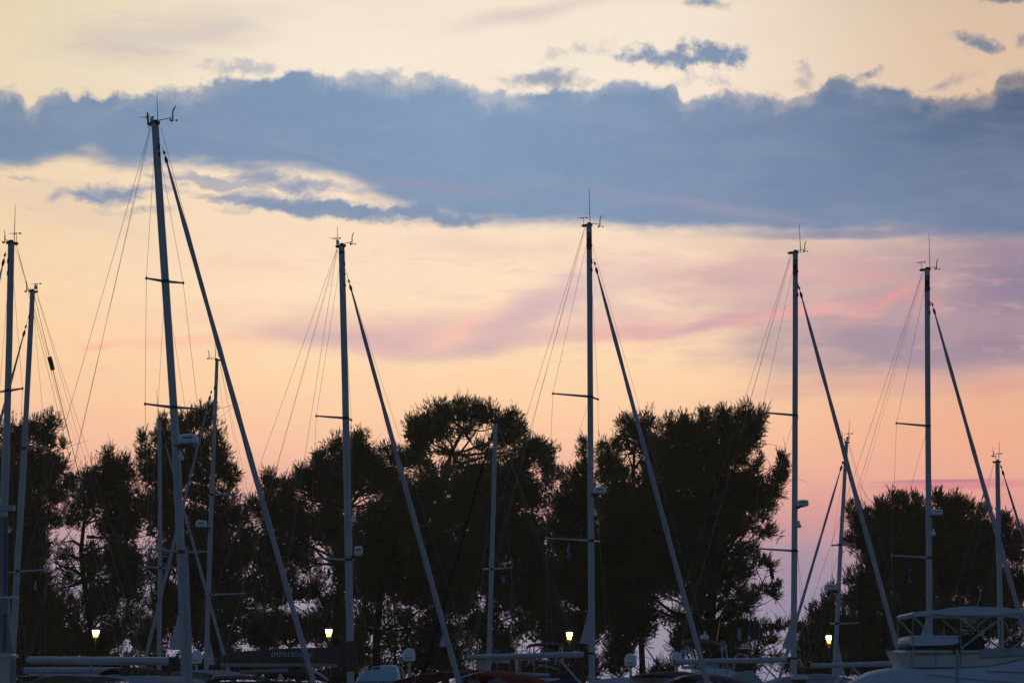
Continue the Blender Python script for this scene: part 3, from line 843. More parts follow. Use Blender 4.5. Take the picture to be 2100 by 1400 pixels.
tree('low spreading bough of dark foliage between the two right masts and the lantern', 'tree', 192, [(1545, 1425), (1550, 1340), (1562, 1290)],
     [(1560, 1288, 38, 12), (1602, 1284, 22, 10), (1625, 1280, 10, 6), (1535, 1305, 26, 14), (1575, 1312, 26, 10, 0.7), (1545, 1345, 32, 14), (1590, 1350, 16, 14, 0.7), (1520, 1370, 40, 26), (1640, 1290, 20, 14, 0.8), (1640, 1330, 20, 22, 0.6), (1625, 1370, 30, 16)], tr=0.14, name='young_pine_tree')
tree('small young pine with upright shoots at the right hand lantern', 'tree', 174, [(1702, 1425), (1700, 1340), (1703, 1240)],
     [(1706, 1215, 6, 14, 1.6), (1704, 1240, 16, 26), (1690, 1270, 22, 26), (1666, 1264, 8, 18, 1.5), (1658, 1300, 10, 16, 1.3), (1645, 1320, 8, 14, 1.2), (1682, 1318, 32, 32), (1722, 1285, 26, 44), (1702, 1360, 46, 36), (1655, 1345, 20, 18), (1660, 1380, 40, 18)], tr=0.14, size=0.46, name='young_pine_tree', upb=1.1)
tree('rounded bush-like pine behind the large white motor yacht at the right', 'tree', 179, [(1900, 1425), (1905, 1300), (1910, 1150)],
     [(1747, 1050, 7, 20, 1.4), (1760, 1078, 18, 24), (1778, 1066, 22, 24), (1742, 1108, 13, 12), (1772, 1112, 28, 32), (1808, 1042, 10, 16, 1.4), (1822, 1060, 36, 26), (1832, 1026, 8, 14, 1.4), (1852, 1030, 12, 16, 1.3), (1872, 1056, 38, 28), (1880, 1030, 10, 14, 1.3), (1924, 1018, 8, 18, 1.4), (1934, 1040, 18, 24), (1962, 1058, 34, 26), (1958, 1032, 10, 14, 1.4),
      (1988, 1048, 10, 14, 1.3), (1832, 1112, 66, 56), (1922, 1112, 66, 56), (2002, 1085, 42, 32), (2015, 1050, 9, 14, 1.4), (2052, 1098, 36, 36), (2062, 1068, 8, 14, 1.4), (2084, 1130, 24, 36), (2092, 1096, 8, 14, 1.4), (2002, 1162, 76, 66), (1805, 1190, 54, 46), (1762, 1228, 40, 38), (1748, 1190, 12, 16), (1890, 1192, 76, 66),
      (2086, 1202, 36, 46), (1832, 1282, 76, 56), (1932, 1282, 76, 46), (2042, 1265, 54, 54), (1756, 1300, 40, 56), (1800, 1362, 76, 36), (2080, 1318, 24, 34), (1960, 1350, 100, 30), (1790, 1140, 30, 30)], tr=0.34, size=0.46, dens=140, upb=1.0)
tree('little bush poking up in the pale gap beside the white satellite dome', 'bush', 188, [(1352, 1425), (1352, 1395)],
     [(1340, 1385, 18, 14), (1358, 1378, 20, 14), (1352, 1364, 5, 10, 1.6), (1374, 1370, 8, 12, 1.4), (1320, 1395, 24, 10)], tr=0.08, name='bush', group='bushes on the quay')
tree('dense bush right of the lantern under the brown sail cover', 'bush', 184, [(740, 1425), (740, 1390)],
     [(730, 1392, 50, 18), (690, 1396, 40, 14)], tr=0.08, name='bush', group='bushes on the quay')

# ------------------------------------------------------------------ lanterns on the quay
def street_lamp(px, py, w, h, Y, label):
    """py = middle of the lit glass; w, h its size in photo pixels"""
    k = Y / FPX
    c = at(px, py, Y)
    base = Vector((c.x, c.y, QZ))
    t = thing('street_lamp', base, label, 'street lamp', 'lit lanterns along the quay')
    r, hh = w * k / 2, h * k / 2
    b = MB()
    zb = c.z - hh - 0.10
    b.lathe([(0.16, 0), (0.16, 0.25), (0.09, 0.45), (0.06, 0.6), (0.05, zb - QZ - 0.2), (0.08, zb - QZ - 0.15), (0.05, zb - QZ)], base, 12)
    b.build('post', M_BLACK, t)
    b = MB()                                      # glass: a tapering square lantern
    def ring(z, q): return [Vector((c.x + q * a, c.y + q * d, z)) for a, d in ((-1, -1), (1, -1), (1, 1), (-1, 1))]
    b.loft([ring(c.z - hh, r * 0.66), ring(c.z + hh, r)])
    gl = MB().loft([ring(c.z - hh, r * 0.66), ring(c.z - hh * 0.15, r * 0.83)]).build('glass', M_LAMPG, t, smooth=False)
    MB().loft([ring(c.z - hh * 0.15 + 0.003, r * 0.835), ring(c.z + hh * 0.9, r * 0.98)]).build('globe', M_LAMPB, t, smooth=False)
    f = MB()
    for a, d in ((-1, -1), (1, -1), (1, 1), (-1, 1)):
        f.tube([(c.x + a * r * 0.68, c.y + d * r * 0.68, c.z - hh), (c.x + a * r * 1.03, c.y + d * r * 1.03, c.z + hh)], 0.012, 5)
    f.box((c.x, c.y, c.z - hh - 0.05), (r * 0.72, 0, 0), (0, r * 0.72, 0), (0, 0, 0.05))
    f.build('frame', M_BLACK, t, smooth=False)
    MB().loft([ring(c.z + hh * 0.93, r * 1.12), ring(c.z + hh + 0.03, r * 1.12), ring(c.z + hh + 0.16, r * 0.45), ring(c.z + hh + 0.2, r * 0.12)]).build('cap', M_BLACK, t, smooth=False)
    l = bpy.data.lights.new('lamp_light', 'POINT')
    l.energy = 40; l.color = (1, 0.7, 0.36); l.shadow_soft_size = 0.2
    lo = bpy.data.objects.new('lamp_light', l)
    COL.objects.link(lo); lo.parent = t
    lo.location = Vector((c.x, c.y - r - 0.3, c.z)) - base
street_lamp(196.5, 1298, 13.5, 14, 168, 'lit lantern on a post under the low broad pine, leftmost of the four')
street_lamp(674.5, 1297, 13.5, 14.5, 168, 'lit lantern rising above the brown sail cover beside a stout mast')
street_lamp(1167.5, 1303, 13, 15, 166, 'lit lantern left of the mast base with a pale triangular clew')
street_lamp(1699.5, 1310, 11, 15.5, 166, 'lit lantern in front of the small young pine, rightmost of the four')

# ------------------------------------------------------------------ sailing yachts
class Frame:
    """a boat's own centre plane: a vertical plane through (mast pixel, distance), turned by theta; bow to the right (side=1) or left (-1), coming towards us"""
    def __init__(s, px, py, Y, theta, side):
        th = math.radians(theta)
        s.M = at(px, py, Y)
        s.F = Vector((side * math.cos(th), -math.sin(th), 0))
        s.W = Vector((math.sin(th), side * math.cos(th), 0)) * (-side)      # athwart, towards the viewer
        s.Y = Y; s.side = side; s.th = th
        if s.W.y > 0: s.W = -s.W
    def __call__(s, px, py, off=0.0):
        d = ray(px, py)
        o = s.M + s.W * off
        t = (o - CAM).dot(s.W) / d.dot(s.W)
        return CAM + d * t
    def scale(s, p):               # photo pixels per metre at p
        return FPX / p.y

def bow(px_r, p):                  # pixel half width -> metres at p
    return px_r * p.y / FPX

def hull_parts(root, fr, c, Lh, beam, fb, mastpos, stripe=None):
    """hull, deck and cabin under the rig; c = point at the waterline under the mast"""
    def st(q, half, z): return c + fr.F * q + fr.W * half + UP * (z - c.z)
    q0, q1 = -Lh * (1 - mastpos), Lh * mastpos
    rings = []
    N_ = 14
    for i in range(N_ + 1):
        t = i / N_
        q = q0 + (q1 - q0) * t
        w = beam / 2 * (0.80 + 0.20 * math.sin(math.pi * min(1, t / 0.55) * 0.5)) if t < 0.55 else beam / 2 * max(0.02, 1 - ((t - 0.55) / 0.45) ** 2.1)
        sh = fb + 0.35 * t * t
        rings.append([st(q, -w, sh), st(q, -w * 0.93, sh * 0.45), st(q, -w * 0.6, -0.25), st(q, 0, -0.5 * (1 - t * 0.7)), st(q, w * 0.6, -0.25), st(q, w * 0.93, sh * 0.45), st(q, w, sh)])
    b = MB(); b.loft(rings); b.build('hull', M_WHITE, root)
    d = MB()
    n = len(rings)
    for r in rings: d.v += [r[0] + UP * 0.004, (r[0] + r[-1]) / 2 + UP * 0.07, r[-1] + UP * 0.004]
    for i in range(n - 1):
        for j in (0, 1): d.face(i * 3 + j, i * 3 + j + 1, i * 3 + j + 4, i * 3 + j + 3)
    d.build('deck', M_TEAK, root)
    cb = MB()
    a0, a1 = q0 + Lh * 0.30, q1 - Lh * 0.20
    hw = beam * 0.28
    rr = []
    for t, k, h in ((0, 0.95, 0.5), (0.25, 1.0, 0.55), (0.7, 0.9, 0.42), (1.0, 0.6, 0.06)):
        q = a0 + (a1 - a0) * t
        z = fb + 0.06
        rr.append([st(q, -hw * k, z), st(q, -hw * k * 0.86, z + h * 0.8), st(q, -hw * k * 0.5, z + h), st(q, hw * k * 0.5, z + h), st(q, hw * k * 0.86, z + h * 0.8), st(q, hw * k, z)])
    cb.loft(rr)
    cab = cb.build('cabin', M_WHITE, root)
    wb = MB()
    for sg in (-1, 1):
        wb.box(st(a0 + (a1 - a0) * 0.32, sg * hw * 0.945, fb + 0.29), fr.F * Lh * 0.08, fr.W * 0.02, UP * 0.10)
    wb.build('window', M_GLASS, cab, root, smooth=False)
    rl = MB()
    for sg in (-1, 1):
        top = [st(q0 + (q1 - q0) * t, sg * (beam / 2 - 0.12) * (1 if t < 0.55 else max(0.05, 1 - ((t - 0.55) / 0.45) ** 2.1)), fb + 0.35 * t * t + 0.62) for t in (0.03, 0.2, 0.4, 0.6, 0.8, 0.97)]
        rl.tube(top, 0.012, 5)
        for p in top: rl.tube([p, p - UP * 0.62], 0.014, 5)
    rl.build('guard_rail', M_STEEL, root)

def vane_mb(p, out, up_, k, lean=1):
    """wind sensor: a slim arm, a vane and spinning cups at its end"""
    b = MB()
    tip = p + out + up_
    b.tube([p, tip], 0.012 * k, 5)
    b.tube([tip - UP * 0.10 * k, tip + UP * 0.16 * k], 0.020 * k, 6)
    b.slab([tip + UP * 0.14 * k, tip + UP * 0.30 * k + out * 0.16, tip + UP * 0.36 * k + out * 0.16, tip + UP * 0.2 * k - out * 0.04], -0.006, 0.006, Vector((0, 1, 0)))
    for a in (0, 2.1, 4.2):
        q = tip + Vector((math.cos(a), math.sin(a), 0)) * 0.11 * k - UP * 0.08 * k
        b.tube([tip - UP * 0.08 * k, q], 0.006 * k, 4)
        b.lathe([(0.012 * k, -0.03 * k), (0.03 * k, 0), (0.012 * k, 0.03 * k)], q, 6)
    return b

def windex_mb(p, k):
    """arrow shaped wind indicator on a short rod"""
    b = MB()
    b.tube([p, p + UP * 0.30 * k], 0.009 * k, 5)
    a = p + UP * 0.30 * k
    b.tube([a - Vector((0.24 * k, 0, 0)), a + Vector((0.10 * k, 0, 0.02 * k))], 0.008 * k, 4)
    b.slab([a + Vector((0.06 * k, 0, 0.0)), a + Vector((0.14 * k, 0, 0.05 * k)), a + Vector((0.14 * k, 0, -0.03 * k))], -0.005, 0.005, Vector((0, 1, 0)))
    b.tube([a - Vector((0.12 * k, 0.1 * k, 0.02)), a, a - Vector((0.12 * k, -0.1 * k, 0.02))], 0.006 * k, 4)
    return b

def radar_mb(c, r, h):
    b = MB()
    b.lathe([(r * 0.72, -h / 2), (r * 0.97, -h * 0.36), (r, -h * 0.1), (r * 0.97, h * 0.25), (r * 0.9, h * 0.44), (r * 0.6, h / 2), (0.01, h * 0.52)], c, 24)
    return b

def wire(pts, w=0.010):
    return MB().tube(pts, w * 0.55, 5)

def yacht(name, label, Y, theta, side, mast, stay, spread=(), boom=None, backs=(), radar=None, clew=None, hull=(13.5, 4.1, 1.25, 0.45),
          panel=None, antenna=None, vane=None, windex=None, crane=None, light=None, sailmat=None, wirer=0.011, cap=True, inner=None, vang=None, band=None, staywire=None, sheaves=()):
    """every number a photo pixel in the boat's centre plane"""
    fr = Frame(mast[len(mast) // 2][0], mast[len(mast) // 2][1], Y, theta, side)
    top = fr(mast[0][0], mast[0][1])
    low = fr(mast[-1][0], mast[-1][1])
    d = (low - top).normalized()
    foot = low + d * ((low.z - 1.7) / -d.z)
    root = thing(name, Vector((foot.x, foot.y, 0)), label, 'sailing yacht', 'sailing yachts moored side by side')
    c = Vector((foot.x, foot.y, 0))
    hull_parts(root, fr, c, *hull)
    # mast
    pts = [fr(x, y) for x, y, w in mast] + [foot]
    rs = [bow(w / 2, p) for (x, y, w), p in zip(mast, pts)]
    rs.append(rs[-1])
    b = MB().tube(pts, rs, 14)
    mst = b.build('mast', M_MAST, root)
    sub = lambda bb, nm, m, par=mst, **k: bb.build(nm, m, par, root, **k)
    def axis(y):                                        # mast axis and radius at a pixel row
        for i in range(len(mast) - 1):
            if mast[i][1] <= y <= mast[i + 1][1]:
                t = (y - mast[i][1]) / (mast[i + 1][1] - mast[i][1])
                x = mast[i][0] + (mast[i + 1][0] - mast[i][0]) * t
                return fr(x, y), rs[i] + (rs[i + 1] - rs[i]) * t, x
        x0, y0, _ = mast[-2]; x1, y1, _ = mast[-1]
        x = x1 + (x1 - x0) * (y - y1) / (y1 - y0)
        return fr(x, y), rs[-1], x
    r0 = rs[0]
    k = max(1.0, r0 / 0.10)
    # masthead fitting: a cap and a crane towards the stern
    if cap:
        cr = MB()
        a = -fr.F
        cl = crane if crane else (r0 * 2.2, r0 * 1.5)
        cr.box(top + UP * r0 * 0.1 + a * (cl[0] - cl[1]) / 2, fr.F * ((cl[0] + cl[1]) / 2), fr.W * r0 * 0.55, UP * r0 * 0.42)
        cr.box(top + UP * r0 * 0.7, fr.F * r0 * 0.5, fr.W * r0 * 0.4, UP * r0 * 0.35)
        sub(cr, 'masthead', M_GEAR, smooth=False)
    if antenna:
        ax, ay = antenna[0], antenna[1]
        p1 = fr(ax, ay)
        p0 = fr(antenna[2], mast[0][1]) if len(antenna) > 2 else top
        sub(MB().tube([p0, p0.lerp(p1, 0.5), p1], [0.016, 0.012, 0.007], 5), 'antenna', M_GEAR)
    if vane:
        q = fr(*vane)
        sub(vane_mb(top + UP * r0 * 0.7, Vector((q.x - top.x, 0, 0)), UP * (q.z - top.z - r0 * 0.7), k * 0.95), 'wind_sensor', M_GEAR)
    if windex:
        q = fr(*windex)
        sub(windex_mb(q - UP * 0.30 * k, k), 'wind_indicator', M_GEAR)
    if light:
        q = fr(*light)
        sub(MB().lathe([(0.05, -0.02), (0.06, 0.0), (0.06, 0.10), (0.03, 0.15), (0.005, 0.16)], q, 10), 'masthead_light', M_DOME)
    for y, s_ in sheaves:                               # halyard exits and cleats on the mast's front face
        q, r, x = axis(y)
        sub(MB().slab([q + fr.F * (r - 0.02) + UP * s_, q + fr.F * (r + 0.018) + UP * s_ * 0.4, q + fr.F * (r + 0.022) - UP * s_ * 0.7, q + fr.F * (r - 0.02) - UP * s_], -0.035, 0.035, fr.W), 'halyard_box', M_GEAR)
    if panel:
        y0, y1 = panel
        (qa, ra, xa), (qb, rb, xb) = axis(y0), axis(y1)
        pb = MB()
        n = 8
        view = Vector((-qa.x, -qa.y, 0)).normalized()
        side_ = UP.cross(view).normalized()
        ax = (qb - qa)
        for i, t in enumerate((0, 1)):
            for lay in (1.012, 0.97):
                for j in range(n + 1):
                    g = (j / n - 0.5) * math.radians(125) - math.radians(14)
                    pb.v.append(qa + ax * t + (view * math.cos(g) + side_ * math.sin(g)) * ra * lay)
        m_ = n + 1
        for j in range(n):
            pb.face(j, j + 1, 2 * m_ + j + 1, 2 * m_ + j)
            pb.face(m_ + j, 3 * m_ + j, 3 * m_ + j + 1, m_ + j + 1)
        pn = sub(pb, 'emblem_panel', M_BLACK)
        vs, fs = text_polys('S', 0.42, True)
        lb = MB()
        cx = (min(v.x for v in vs) + max(v.x for v in vs)) / 2
        sc_ = (ra * 1.15) / (max(v.x for v in vs) - min(v.x for v in vs))
        hz = ax.length * 0.34 / 0.42
        for v in vs:
            g = (v.x - cx) * sc_ / ra - math.radians(14)
            q = qa + ax * 0.30 - ax.normalized() * v.y * hz
            lb.v.append(q + (view * math.cos(g) + side_ * math.sin(g)) * (ra * (1.03 + (0.03 if v.z > 0 else 0))))
        for f in fs: lb.face(*f)
        sub(lb, 'letter', M_LETTER, pn, smooth=False) if False else lb.build('letter', M_LETTER, mst, root, smooth=False)
    # spreaders and shrouds
    tips = []
    for y, xl, xr in spread:
        q, r, x = axis(y)
        ppm = fr.scale(q)
        sh, ct = abs(math.sin(fr.th)), math.cos(fr.th)
        dl, dr = xl - x, xr - x
        half = (dr - dl) / 2 / ppm / max(sh, 0.3)
        aft = -(dl + dr) / 2 / ppm * side / ct
        for sg in (-1, 1):
            t = q - fr.F * aft + fr.W * half * sg + UP * 0.04 * half
            if (fr.W.x * sg > 0) == (side > 0): pass
            sb = MB().tube([q, q.lerp(t, 0.5), t], [0.052, 0.042, 0.030], 6)
            sb.lathe([(0.02, -0.05), (0.045, 0), (0.02, 0.05)], t, 6)
            sub(sb, 'spreader', M_MAST)
            tips.append((sg, t))
        col = MB().lathe([(r * 1.06, -0.05), (r * 1.06, 0.05)], q, 14)
        sub(col, 'spreader_collar', M_GEAR)
    hw = hull[1] / 2 - 0.25
    for sg in (-1, 1):
        tt = [t for g, t in tips if g == sg]
        ch = c - fr.F * 0.5 + fr.W * sg * hw + UP * hull[2]
        s0 = fr(mast[0][0], mast[0][1]) + d * 0.25
        wire([s0] + tt + [ch], wirer * 0.9).build('shroud', M_WIRE, root)
        if tt:
            wire([axis(spread[-1][0])[0] if len(tt) == 1 else axis(spread[0][0])[0], tt[-1]] + [ch + fr.F * 0.5], wirer * 0.75).build('lower_shroud', M_WIRE, root)
    for bx, by in backs:
        a = top - fr.F * (r0 * 1.9) - UP * r0 * 0.4
        e = fr(bx, by)
        dd = (e - a)
        wire([a, a + dd * ((1.3 - a.z) / dd.z)], wirer).build('backstay', M_WIRE, root)
    # furled headsail on its forestay
    x0, y0, ym, x1, y1, w0, w1 = stay
    A, B = fr(x0, y0), fr(x1, y1)
    dd = (B - A)
    end = A + dd * ((1.75 - A.z) / dd.z)
    t0 = (ym - y0) / (y1 - y0)
    S0 = A + dd * t0
    fs = MB()
    nseg = 26
    pp, rr = [], []
    for i in range(nseg + 1):
        t = i / nseg
        p = S0.lerp(end, t)
        w = (w0 + (w1 - w0) * min(1, t / 0.55)) / 2
        taper = min(1.0, 0.45 + t * 9) if t < 0.06 else (1.0 if t < 0.93 else 1.0 - (t - 0.93) * 9)
        lump = 1 + 0.09 * math.sin(i * 2.3 + x0) + (0.10 * math.sin(i * 5.1) if t < 0.3 else 0)
        pp.append(p); rr.append(max(0.02, bow(w, p) * taper * lump))
    fs.tube(pp, rr, 10)
    sail = fs.build('furled_headsail', sailmat or M_SAIL, root)
    wb = wire([A, S0], 0.013)
    sub(wb, 'forestay', M_GEAR, sail)
    sw = MB()
    ax = dd.normalized()
    for q, r1, h in ((0.02, 0.042, 0.07), (0.30, 0.058, 0.13)):
        p = S0 - ax * (0.42 - q)
        sw.tube([p - ax * h, p, p + ax * h], [r1 * 0.45, r1, r1 * 0.55], 8)
    sub(sw, 'swivel', M_BLACK, sail)
    dr_ = MB().tube([end, end - ax * 0.15, end - ax * 0.17, end - ax * 0.32], [0.16, 0.16, 0.10, 0.06], 10)
    sub(dr_, 'furling_drum', M_BLACK, sail)
    if staywire:
        a, e = fr(*staywire[0]), fr(*staywire[1])
        e2 = e - a
        wire([a, a + e2 * ((1.7 - a.z) / e2.z)], wirer * 0.9).build('spare_halyard', M_WIRE, root)
    if boom:
        (bx0, by0), (bx1, by1), bw = boom
        a, e = fr(bx0, by0), fr(bx1, by1)
        r = bow(bw / 2, a)
        bb = MB().tube([a, a + (e - a) * 0.02, e], [r * 0.9, r, r], 12)
        bo = bb.build('boom', M_MAST, root)
        q, rm, x = axis(by1)
        g = MB().tube([e, e.lerp(q, 0.9)], [r * 0.5, r * 0.5], 8)
        g.box(e, fr.F * 0.05, fr.W * r * 1.02, UP * r * 1.02)
        sub(g, 'gooseneck', M_GEAR, bo, smooth=False)
        en = MB().tube([a - (e - a).normalized() * 0.06, a + (e - a).normalized() * 0.02], [r * 0.96, r * 1.03], 12)
        sub(en, 'end_cap', M_GEAR, bo)
        ms = MB()
        mp = a.lerp(e, 0.45)
        for kx in (-0.12, 0.12):
            ms.tube([mp - UP * r, mp + fr.F * kx - UP * (mp.z - 2.0)], 0.012, 5)
        sub(ms, 'mainsheet', M_WIRE, bo)
        wire([a + UP * r, fr(mast[0][0], mast[0][1]) - fr.F * r0], wirer * 0.55).build('topping_lift', M_WIRE, root)
    if vang:
        (vx0, vy0), (vx1, vy1), vw = vang
        a, e = fr(vx0, vy0), fr(vx1, vy1)
        e2 = e - a
        e = a + e2 * min((2.0 - a.z) / e2.z, 2.0)
        r = bow(vw / 2, a)
        MB().tube([a, a.lerp(e, 0.5), a.lerp(e, 0.52), e], [r * 0.8, r * 0.8, r * 1.15, r * 1.15], 8).build('boom_vang', M_MAST, root)
    if clew:
        pl = [fr(x, y) for x, y in clew]
        cb = MB()
        nn = 5
        rings = []
        for i in range(nn + 1):
            t = i / nn
            a = pl[0].lerp(pl[1], t); e = pl[0].lerp(pl[2], t)
            mid = a.lerp(e, 0.5) + fr.W * 0.05 * math.sin(math.pi * t)
            rings.append([a + fr.W * 0.012, mid + fr.W * 0.014, e + fr.W * 0.012, e - fr.W * 0.012, mid - fr.W * 0.01, a - fr.W * 0.012])
        cb.loft(rings)
        cb.build('mainsail_clew', M_SAILW, root)
    if radar:
        rx, ry, rw, rh = radar
        q, rm, x = axis(ry)
        p = fr(rx, ry)
        p = q + fr.F * ((p - q).dot(fr.F))
        # keep the dome's picture place but set it just off the mast, on its front
        R = bow(rw / 2, p)
        rd = sub(radar_mb(p, R, bow(rh, p)), 'radar_dome', M_DOME)
        bk = MB()
        z = bow(rh, p) / 2
        bk.tube([q - UP * z * 2.0, q + (p - q) * 0.75 - UP * z * 1.05], 0.035, 6)
        bk.box(q.lerp(p, 0.6) - UP * z * 1.08, (p - q) * 0.45, fr.W * R * 0.4, UP * 0.02)
        sub(bk, 'radar_bracket', M_GEAR, mst, smooth=False)
        st = MB()
        for j in range(7):
            g0 = math.radians(-120 + j * 9); g1 = math.radians(-120 + (j + 1) * 9)
            st.box(p + Vector((math.cos((g0 + g1) / 2), math.sin((g0 + g1) / 2), 0)) * R * 1.0 + UP * z * 0.2, Vector((-math.sin(g0), math.cos(g0), 0)) * R * 0.08, Vector((math.cos(g0), math.sin(g0), 0)) * 0.006, UP * z * 0.13)
        sub(st, 'label_strip', M_BLACK, mst, smooth=False)
    if band:
        q, r, x = axis(band)
        sub(MB().lathe([(r * 1.03, -0.035), (r * 1.03, 0.035)], q, 14), 'black_band', M_BLACK)
    return root, fr, axis, mst

def deck_light(root, fr, mst, px, py):
    q = fr(px, py)
    b = MB().lathe([(0.085, -0.10), (0.10, -0.02), (0.07, 0.03), (0.045, 0.06), (0.045, 0.14), (0.01, 0.17)], q, 10)
    b.box(q - fr.F * 0.09, fr.F * 0.08, fr.W * 0.03, UP * 0.03)
    b.build('deck_light', M_DOME, mst, root)

# -- the two yachts at the left edge, bows to the left
A, fA, _, mA = yacht('sailing_yacht', 'yacht whose mast stands at the far left edge of the picture', 98, 42, -1,
    [(23, 499, 13.5), (19, 700, 13.5), (15, 850, 14), (10, 1000, 16), (5, 1120, 16.5)], (12, 515, 545, -60, 830, 6, 9),
    spread=[(801, -8, 51), (1175, -24, 36)], backs=[(150, 925), (142, 935)], boom=((300, 1374), (42, 1374), 13), antenna=(31.5, 420, 29), vane=(8, 490), windex=(34, 479), hull=(14, 4.2, 1.25, 0.44),
    sheaves=[(535, 0.12), (560, 0.1)], wirer=0.012)
B_, fB, _, mB = yacht('sailing_yacht', 'yacht with a sausage shaped radar reflector in its rigging, second mast from the left', 107, 40, -1,
    [(67, 598, 10), (61.5, 700, 10.8), (53.5, 850, 11), (46, 1000, 12.6), (36, 1150, 13), (29, 1290, 13)], (57, 655, 690, 4, 850, 4.5, 6.5),
    spread=[(919, 42, 97), (1171, 20, 100)], backs=[(186, 945), (175, 945)], antenna=(62, 588, 62), vane=(53, 592), windex=(77, 582), light=(73, 592), hull=(12.5, 3.9, 1.2, 0.45), wirer=0.011, sheaves=[(650, 0.1)])
# sausage reflector on B's backstay
rp0, rp1 = fB(101.5, 731), fB(108.5, 759)
rr_ = MB().tube([rp0, rp0.lerp(rp1, 0.04), rp1.lerp(rp0, 0.04), rp1], [0.04, 0.085, 0.085, 0.04], 10)
rr_.tube([fB(70, 603), rp0], 0.010, 5)
rr_.tube([rp1, fB(165, 985), fB(235, 1300)], 0.012, 5)
rr_.build('radar_reflector', M_GEAR, B_)

# -- the tall leaning one
C_, fC, axC, mC = yacht('sailing_yacht', 'nearest yacht with the tallest mast, leaning left, and a large radar dome', 88, 45, 1,
    [(318, 254, 15.5), (327, 400, 16), (339, 577, 16.3), (348.5, 720, 16), (356.5, 840, 16), (363, 960, 16.5), (369.5, 1100, 17), (375, 1250, 17), (379.5, 1390, 17)], (333, 300, 338, 640, 1388, 8, 12),
    spread=[(577, 304, 372), (835, 303, 400), (1131, 313, 420)], backs=[(125, 900), (163, 905)], boom=((58, 1353), (355, 1355), 16), radar=(386, 903, 40, 21),
    clew=[(366, 1262), (347, 1331), (378, 1332)], antenna=(322, 198, 324), vane=(350, 234), windex=(305, 241), light=(311, 251), hull=(16.5, 4.7, 1.4, 0.44), wirer=0.012, sheaves=[(302, 0.12), (318, 0.1)], staywire=((330, 262), (600, 1260)))
MB().tube([fC(303.5, 256), fC(302.5, 231)], 0.028, 6).tube([fC(300, 238), fC(307, 237)], 0.012, 5).build('radio_antenna', M_GEAR, mC, C_)
deck_light(C_, fC, mC, 371, 936)
# upright furled sail in front of its mast
_p = [fC(382, 1120), fC(384.5, 1200), fC(388, 1300), fC(391, 1400)]
MB().tube(_p + [_p[-1] - UP * 1.2], [0.05, 0.062, 0.07, 0.07, 0.07], 10).build('furled_staysail', M_SAIL, C_)

# -- the one with the lettered brown boom cover
D_, fD, axD, mD = yacht('sailing_yacht', 'yacht with a brown lettered sail cover along its boom', 104, 38, 1,
    [(700.5, 505, 12.5), (704, 640, 13.5), (708, 800, 14), (711, 950, 14.5), (714, 1100, 15), (717, 1250, 15), (719, 1400, 15)], (711, 560, 598, 940, 1394, 6, 12),
    spread=[(857, 650, 717), (1147, 636, 719)], backs=[(552, 900), (583, 900), (630, 905)], boom=((455, 1361), (697, 1361), 11), radar=(735, 1130, 18, 20),
    clew=None, antenna=(691.5, 464, 693), vane=(721, 493), windex=(690, 489), light=(692.5, 500), hull=(14, 4.3, 1.25, 0.45), band=518, sheaves=[(541, 0.09), (562, 0.06), (585, 0.07)],
    staywire=((704, 540), (960, 1330)))
MB().slab([fD(909, 1296), fD(901, 1325), fD(924, 1325), fD(917, 1300)], -0.02, 0.02, fD.W).build('headsail_clew', M_SAILW, D_)
deck_light(D_, fD, mD, 725, 1065)
cv = MB()                                           # the cover: a ridge of canvas over the boom, taller towards the mast
prof = [(457, 1345, 1356), (475, 1335, 1357), (520, 1332, 1357), (570, 1328, 1357), (620, 1326, 1357), (670, 1325, 1358), (695, 1323, 1360), (706, 1317, 1366), (711, 1314, 1372)]
rings = []
for i, (x, yt, yb) in enumerate(prof):
    t, bt = fD(x, yt), fD(x, yb)
    h = (t - bt).length; w = 0.20 + 0.06 * i / len(prof)
    wob = 0.02 * math.sin(i * 2.1)
    rings.append([bt + fD.W * w * s_ * k + UP * h * z for s_, k, z in ((1, 0.9, 0), (1, 1.0 + wob, 0.25), (1, 0.8, 0.65), (1, 0.3, 0.95), (-1, 0.3, 0.95), (-1, 0.8, 0.65), (-1, 1, 0.25), (-1, 0.9, 0))])
cv.loft(rings)
cvo = cv.build('boom_cover', M_COVER, D_)
mc = MB()                                           # the collar of canvas round the mast
mc.tube([axD(1314)[0], axD(1322)[0], axD(1345)[0], axD(1368)[0], axD(1376)[0]], [0.165, 0.21, 0.25, 0.24, 0.19], 14)
mc.build('mast_collar', M_COVER, D_)
vs, fs = text_polys('IMPRESSION', 0.30)
lo_x, hi_x = min(v.x for v in vs), max(v.x for v in vs)
lb = MB()
a, e = fD(567, 1346.5), fD(648, 1346)
hgt = bow(10.8, a)
for v in vs:
    t = (v.x - lo_x) / (hi_x - lo_x)
    z = v.y / 0.22 * hgt
    lb.v.append(a.lerp(e, t) + UP * z + fD.W * (0.262 - 0.20 * max(0, z - 0.12) + (0.012 if v.z > 0 else 0)))
for f in fs: lb.face(*f)
lb.build('lettering', M_LETTER, cvo, D_, smooth=False)

